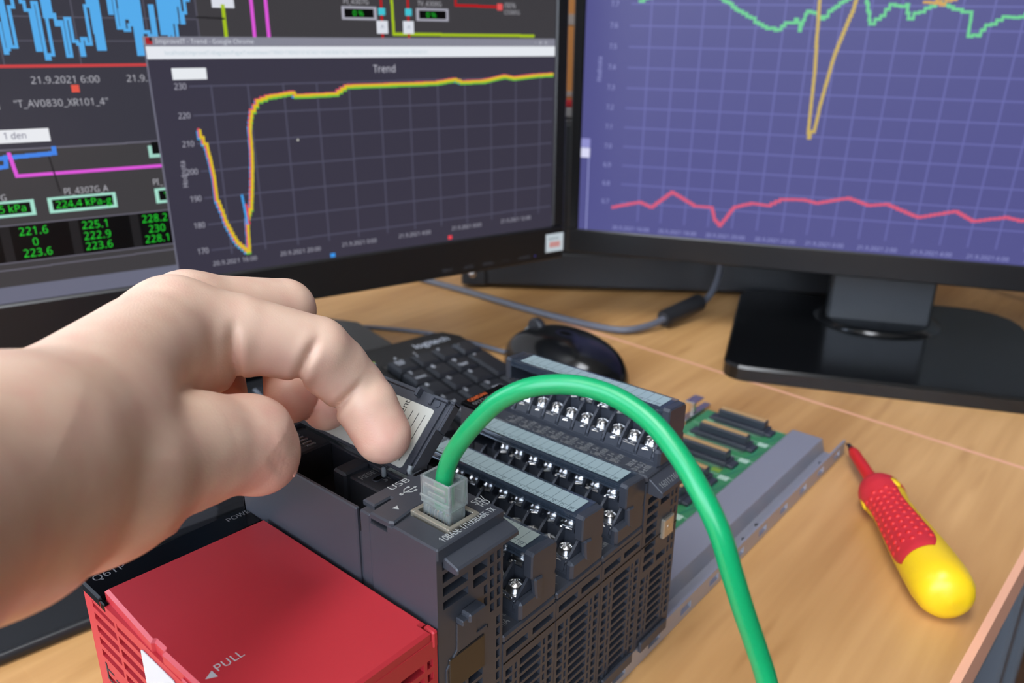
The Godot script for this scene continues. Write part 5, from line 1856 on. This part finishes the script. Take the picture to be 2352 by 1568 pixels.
func field(p: Vector3, near: PackedInt32Array, folds: Array) -> float:
	# distance to the hand: tapered capsules, softly joined inside a finger and to the palm, hard between fingers
	var g0 := 1e3
	var g1 := 1e3
	var g2 := 1e3
	var g3 := 1e3
	var g4 := 1e3
	var g5 := 1e3
	for i in near:
		var v := p - ba[i]
		var t := clampf(v.dot(bd[i]) / bl[i], 0.0, 1.0)
		var d := (v - bd[i] * t).length() - (br0[i] + (br1[i] - br0[i]) * t)
		match bg[i]:
			0: g0 = soft(g0, d, 7.0)
			1: g1 = soft(g1, d, 0.9)
			2: g2 = soft(g2, d, 4.0)
			3: g3 = soft(g3, d, 0.9)
			4: g4 = soft(g4, d, 0.9)
			_: g5 = soft(g5, d, 0.9)
	var fingers := minf(minf(g1, g3), minf(g4, g5))
	var all := soft(g0, g2, lerpf(12.0, 2.0, smoothstep(-9.0, 7.0, (p - Vector3(-8.3, 166.4, 58.2)).dot(Vector3(0.649, 0.012, 0.760)))))
	# fingers flow into the palm but not into the thumb
	all = minf(soft(g0, fingers, 5.0), all)
	for f in folds:
		var v: Vector3 = p - f[0]
		var l := v.length()
		if l < f[5]:
			var s: float = v.dot(f[1]) / f[4]
			var w: float = smoothstep(-3.0, 5.0, v.dot(f[2])) * smoothstep(f[5], f[5] * 0.6, l)
			all += f[3] * w * (exp(-s * s) - 0.35 * exp(-(absf(s) - 2.4) * (absf(s) - 2.4) * 0.6))
	return all

func soft(a: float, b: float, k: float) -> float:
	var h := maxf(k - absf(a - b), 0.0) / k
	return minf(a, b) - h * h * k * 0.25

func hand_mesh(cell: float) -> ArrayMesh:
	bone_list = hand_bones()
	fold_list = []
	for f in hand_folds():
		fold_list.append([Vector3(f[0], f[1], f[2]), Vector3(f[3], f[4], f[5]).normalized(), Vector3(f[6], f[7], f[8]).normalized(), f[9], f[10], f[11]])
	var lo := Vector3.ONE * 1e4
	var hi := -lo
	for b in bone_list:
		ba.append(b[0])
		bd.append(b[1] - b[0])
		bl.append(maxf((b[1] - b[0]).length_squared(), 0.01))
		br0.append(b[2])
		br1.append(b[3])
		bg.append(b[4])
		for e in 2:
			var m: Vector3 = Vector3.ONE * (b[2 + e] + 6.0)
			lo = lo.min(b[e] - m)
			hi = hi.max(b[e] + m)
	var n := 8
	var big := cell * n
	var every := PackedInt32Array(range(bone_list.size()))
	var cells := {}
	var corner := {}
	var vert := PackedVector3Array()
	var norm := PackedVector3Array()
	var nx := int(ceil((hi.x - lo.x) / big))
	var ny := int(ceil((hi.y - lo.y) / big))
	var nz := int(ceil((hi.z - lo.z) / big))
	var far := big * 0.87 + 10.0
	var e1 := n + 1
	var offs := [0, 1, e1, e1 + 1, e1 * e1, e1 * e1 + 1, e1 * e1 + e1, e1 * e1 + e1 + 1]
	var at := [Vector3(0, 0, 0), Vector3(1, 0, 0), Vector3(0, 1, 0), Vector3(1, 1, 0), Vector3(0, 0, 1), Vector3(1, 0, 1), Vector3(0, 1, 1), Vector3(1, 1, 1)]
	var edges := [[0, 1], [2, 3], [4, 5], [6, 7], [0, 2], [1, 3], [4, 6], [5, 7], [0, 4], [1, 5], [2, 6], [3, 7]]
	var quads := []
	for bz in nz:
		for by in ny:
			for bx in nx:
				var o := lo + Vector3(bx, by, bz) * big
				var c := o + Vector3.ONE * big * 0.5
				var near := PackedInt32Array()
				var best := 1e3
				var ds := PackedFloat32Array()
				for i in every:
					var v := c - ba[i]
					var t := clampf(v.dot(bd[i]) / bl[i], 0.0, 1.0)
					var d := (v - bd[i] * t).length() - (br0[i] + (br1[i] - br0[i]) * t)
					ds.append(d)
					best = minf(best, d)
				if best > far or best < -far - 8.0:
					continue
				for i in every:
					if ds[i] < maxf(best, 0.0) + big * 1.74 + 10.0:
						near.append(i)
				var folds := []
				for f in fold_list:
					if (c - f[0]).length() < f[5] + big * 0.9:
						folds.append(f)
				var val := PackedFloat32Array()
				val.resize(e1 * e1 * e1)
				var k := 0
				var any_in := false
				var any_out := false
				for z in e1:
					for y in e1:
						for x in e1:
							var d := field(o + Vector3(x, y, z) * cell, near, folds)
							val[k] = d
							k += 1
							if d < 0.0:
								any_in = true
							else:
								any_out = true
				if not (any_in and any_out):
					continue
				for z in n:
					for y in n:
						for x in n:
							var q := x + y * e1 + z * e1 * e1
							var inside := 0
							for m in 8:
								if val[q + offs[m]] < 0.0:
									inside += 1
							if inside == 0 or inside == 8:
								continue
							var s := Vector3.ZERO
							var cnt := 0
							for e in edges:
								var a: float = val[q + offs[e[0]]]
								var b: float = val[q + offs[e[1]]]
								if (a < 0.0) != (b < 0.0):
									s += at[e[0]].lerp(at[e[1]], a / (a - b))
									cnt += 1
							var p := o + (Vector3(x, y, z) + s / cnt) * cell
							var h := 0.35
							var g := Vector3(field(p + Vector3(h, 0, 0), near, folds) - field(p - Vector3(h, 0, 0), near, folds), field(p + Vector3(0, h, 0), near, folds) - field(p - Vector3(0, h, 0), near, folds), field(p + Vector3(0, 0, h), near, folds) - field(p - Vector3(0, 0, h), near, folds))
							var id := Vector3i(bx * n + x, by * n + y, bz * n + z)
							cells[id] = vert.size()
							vert.append(p)
							norm.append(g.normalized())
							# edges that start at this cell's first corner
							for ax in 3:
								var a: float = val[q]
								var b: float = val[q + [1, e1, e1 * e1][ax]]
								if (a < 0.0) != (b < 0.0):
									quads.append([id, ax, a < 0.0])
	var idx := PackedInt32Array()
	for q in quads:
		var id: Vector3i = q[0]
		var u := Vector3i.ZERO
		var w := Vector3i.ZERO
		u[(q[1] + 1) % 3] = 1
		w[(q[1] + 2) % 3] = 1
		var k := [id - u - w, id - w, id, id - u]
		var ok := true
		for c in k:
			if not cells.has(c):
				ok = false
		if not ok:
			continue
		var v := [cells[k[0]], cells[k[1]], cells[k[2]], cells[k[3]]]
		if q[2]:
			idx.append_array([v[0], v[2], v[1], v[0], v[3], v[2]])
		else:
			idx.append_array([v[0], v[1], v[2], v[0], v[2], v[3]])
	var col := PackedColorArray()
	for p in vert:
		col.append(skin_tone(p))
	for i in vert.size():
		vert[i] *= K
	var a := []
	a.resize(Mesh.ARRAY_MAX)
	a[Mesh.ARRAY_VERTEX] = vert
	a[Mesh.ARRAY_NORMAL] = norm
	a[Mesh.ARRAY_COLOR] = col
	a[Mesh.ARRAY_INDEX] = idx
	var m := ArrayMesh.new()
	m.add_surface_from_arrays(Mesh.PRIMITIVE_TRIANGLES, a)
	return m

var blotch: FastNoiseLite

func skin_tone(p: Vector3) -> Color:
	# pink finger tips and palm sides, paler back of the hand, blotches of a few millimetres
	var c := Color(0.74, 0.485, 0.350)
	var n := blotch.get_noise_3d(p.x, p.y, p.z)
	var pink := 0.0
	for t in [[77, 127, 52, 11.0], [30, 143, 53, 15.0], [66, 134, 19, 12.0], [76, 128, 23, 12.0], [52, 130, 2, 14.0]]:
		pink = maxf(pink, 1.0 - smoothstep(t[3] * 0.3, t[3] * 1.7, p.distance_to(Vector3(t[0], t[1], t[2]))))
	pink = clampf(pink * 0.8 + maxf(n, 0.0) * 0.5, 0.0, 1.0)
	c = c.lerp(Color(0.70, 0.36, 0.275), pink)
	return c.lerp(Color(0.79, 0.56, 0.41), clampf(-n * 0.7, 0.0, 0.5))

func build_hand() -> void:
	blotch = FastNoiseLite.new()
	blotch.seed = 21
	blotch.frequency = 0.11
	blotch.fractal_octaves = 3
	# skin relief: a net of fine furrows about a millimetre apart
	var net := FastNoiseLite.new()
	net.seed = 33
	net.noise_type = FastNoiseLite.TYPE_CELLULAR
	net.cellular_return_type = FastNoiseLite.RETURN_DISTANCE2_SUB
	net.frequency = 0.045
	net.fractal_octaves = 2
	var fine := net.get_seamless_image(1024, 1024, false, false, 0.1)
	fine.convert(Image.FORMAT_L8)
	fine.bump_map_to_normal_map(2.5)
	var skin := StandardMaterial3D.new()
	skin.vertex_color_use_as_albedo = true
	skin.roughness = 0.46
	skin.metallic_specular = 0.42
	skin.normal_enabled = true
	skin.normal_texture = ImageTexture.create_from_image(fine)
	skin.normal_scale = 0.5
	skin.uv1_triplanar = true
	skin.uv1_scale = Vector3.ONE * 24.0
	skin.subsurf_scatter_enabled = true
	skin.subsurf_scatter_strength = 0.06
	var hand := put("person", hand_mesh(1.25), skin)
	tag(hand, "bare left hand reaching in, index finger pressing on the opened lid, thumb below", "person")
	var nail := Shape.new()
	var rows := []
	var o := Vector3(37.611, 137.556, 61.347)
	var along := Vector3(-0.165, -0.927, 0.337)
	var across := Vector3(0.897, -0.322, -0.302)
	var out := Vector3(0.422, 0.213, 0.881)
	for i in 9:
		var f := -1.0 + 2.0 * i / 8.0
		var line := []
		for k in 9:
			var g := -1.0 + 2.0 * k / 8.0
			var e := sqrt(maxf(1.0 - pow(absf(f), 2.6), 0.0))
			line.append(o + along * f * 3.9 + across * g * 3.2 * e + out * (1.0 - 0.9 * f * f - 1.4 * g * g))
		rows.append(line)
	nail.sheet(rows)
	obj("thumb_nail", nail, plastic(Color8(214, 160, 140), 0.3), hand)
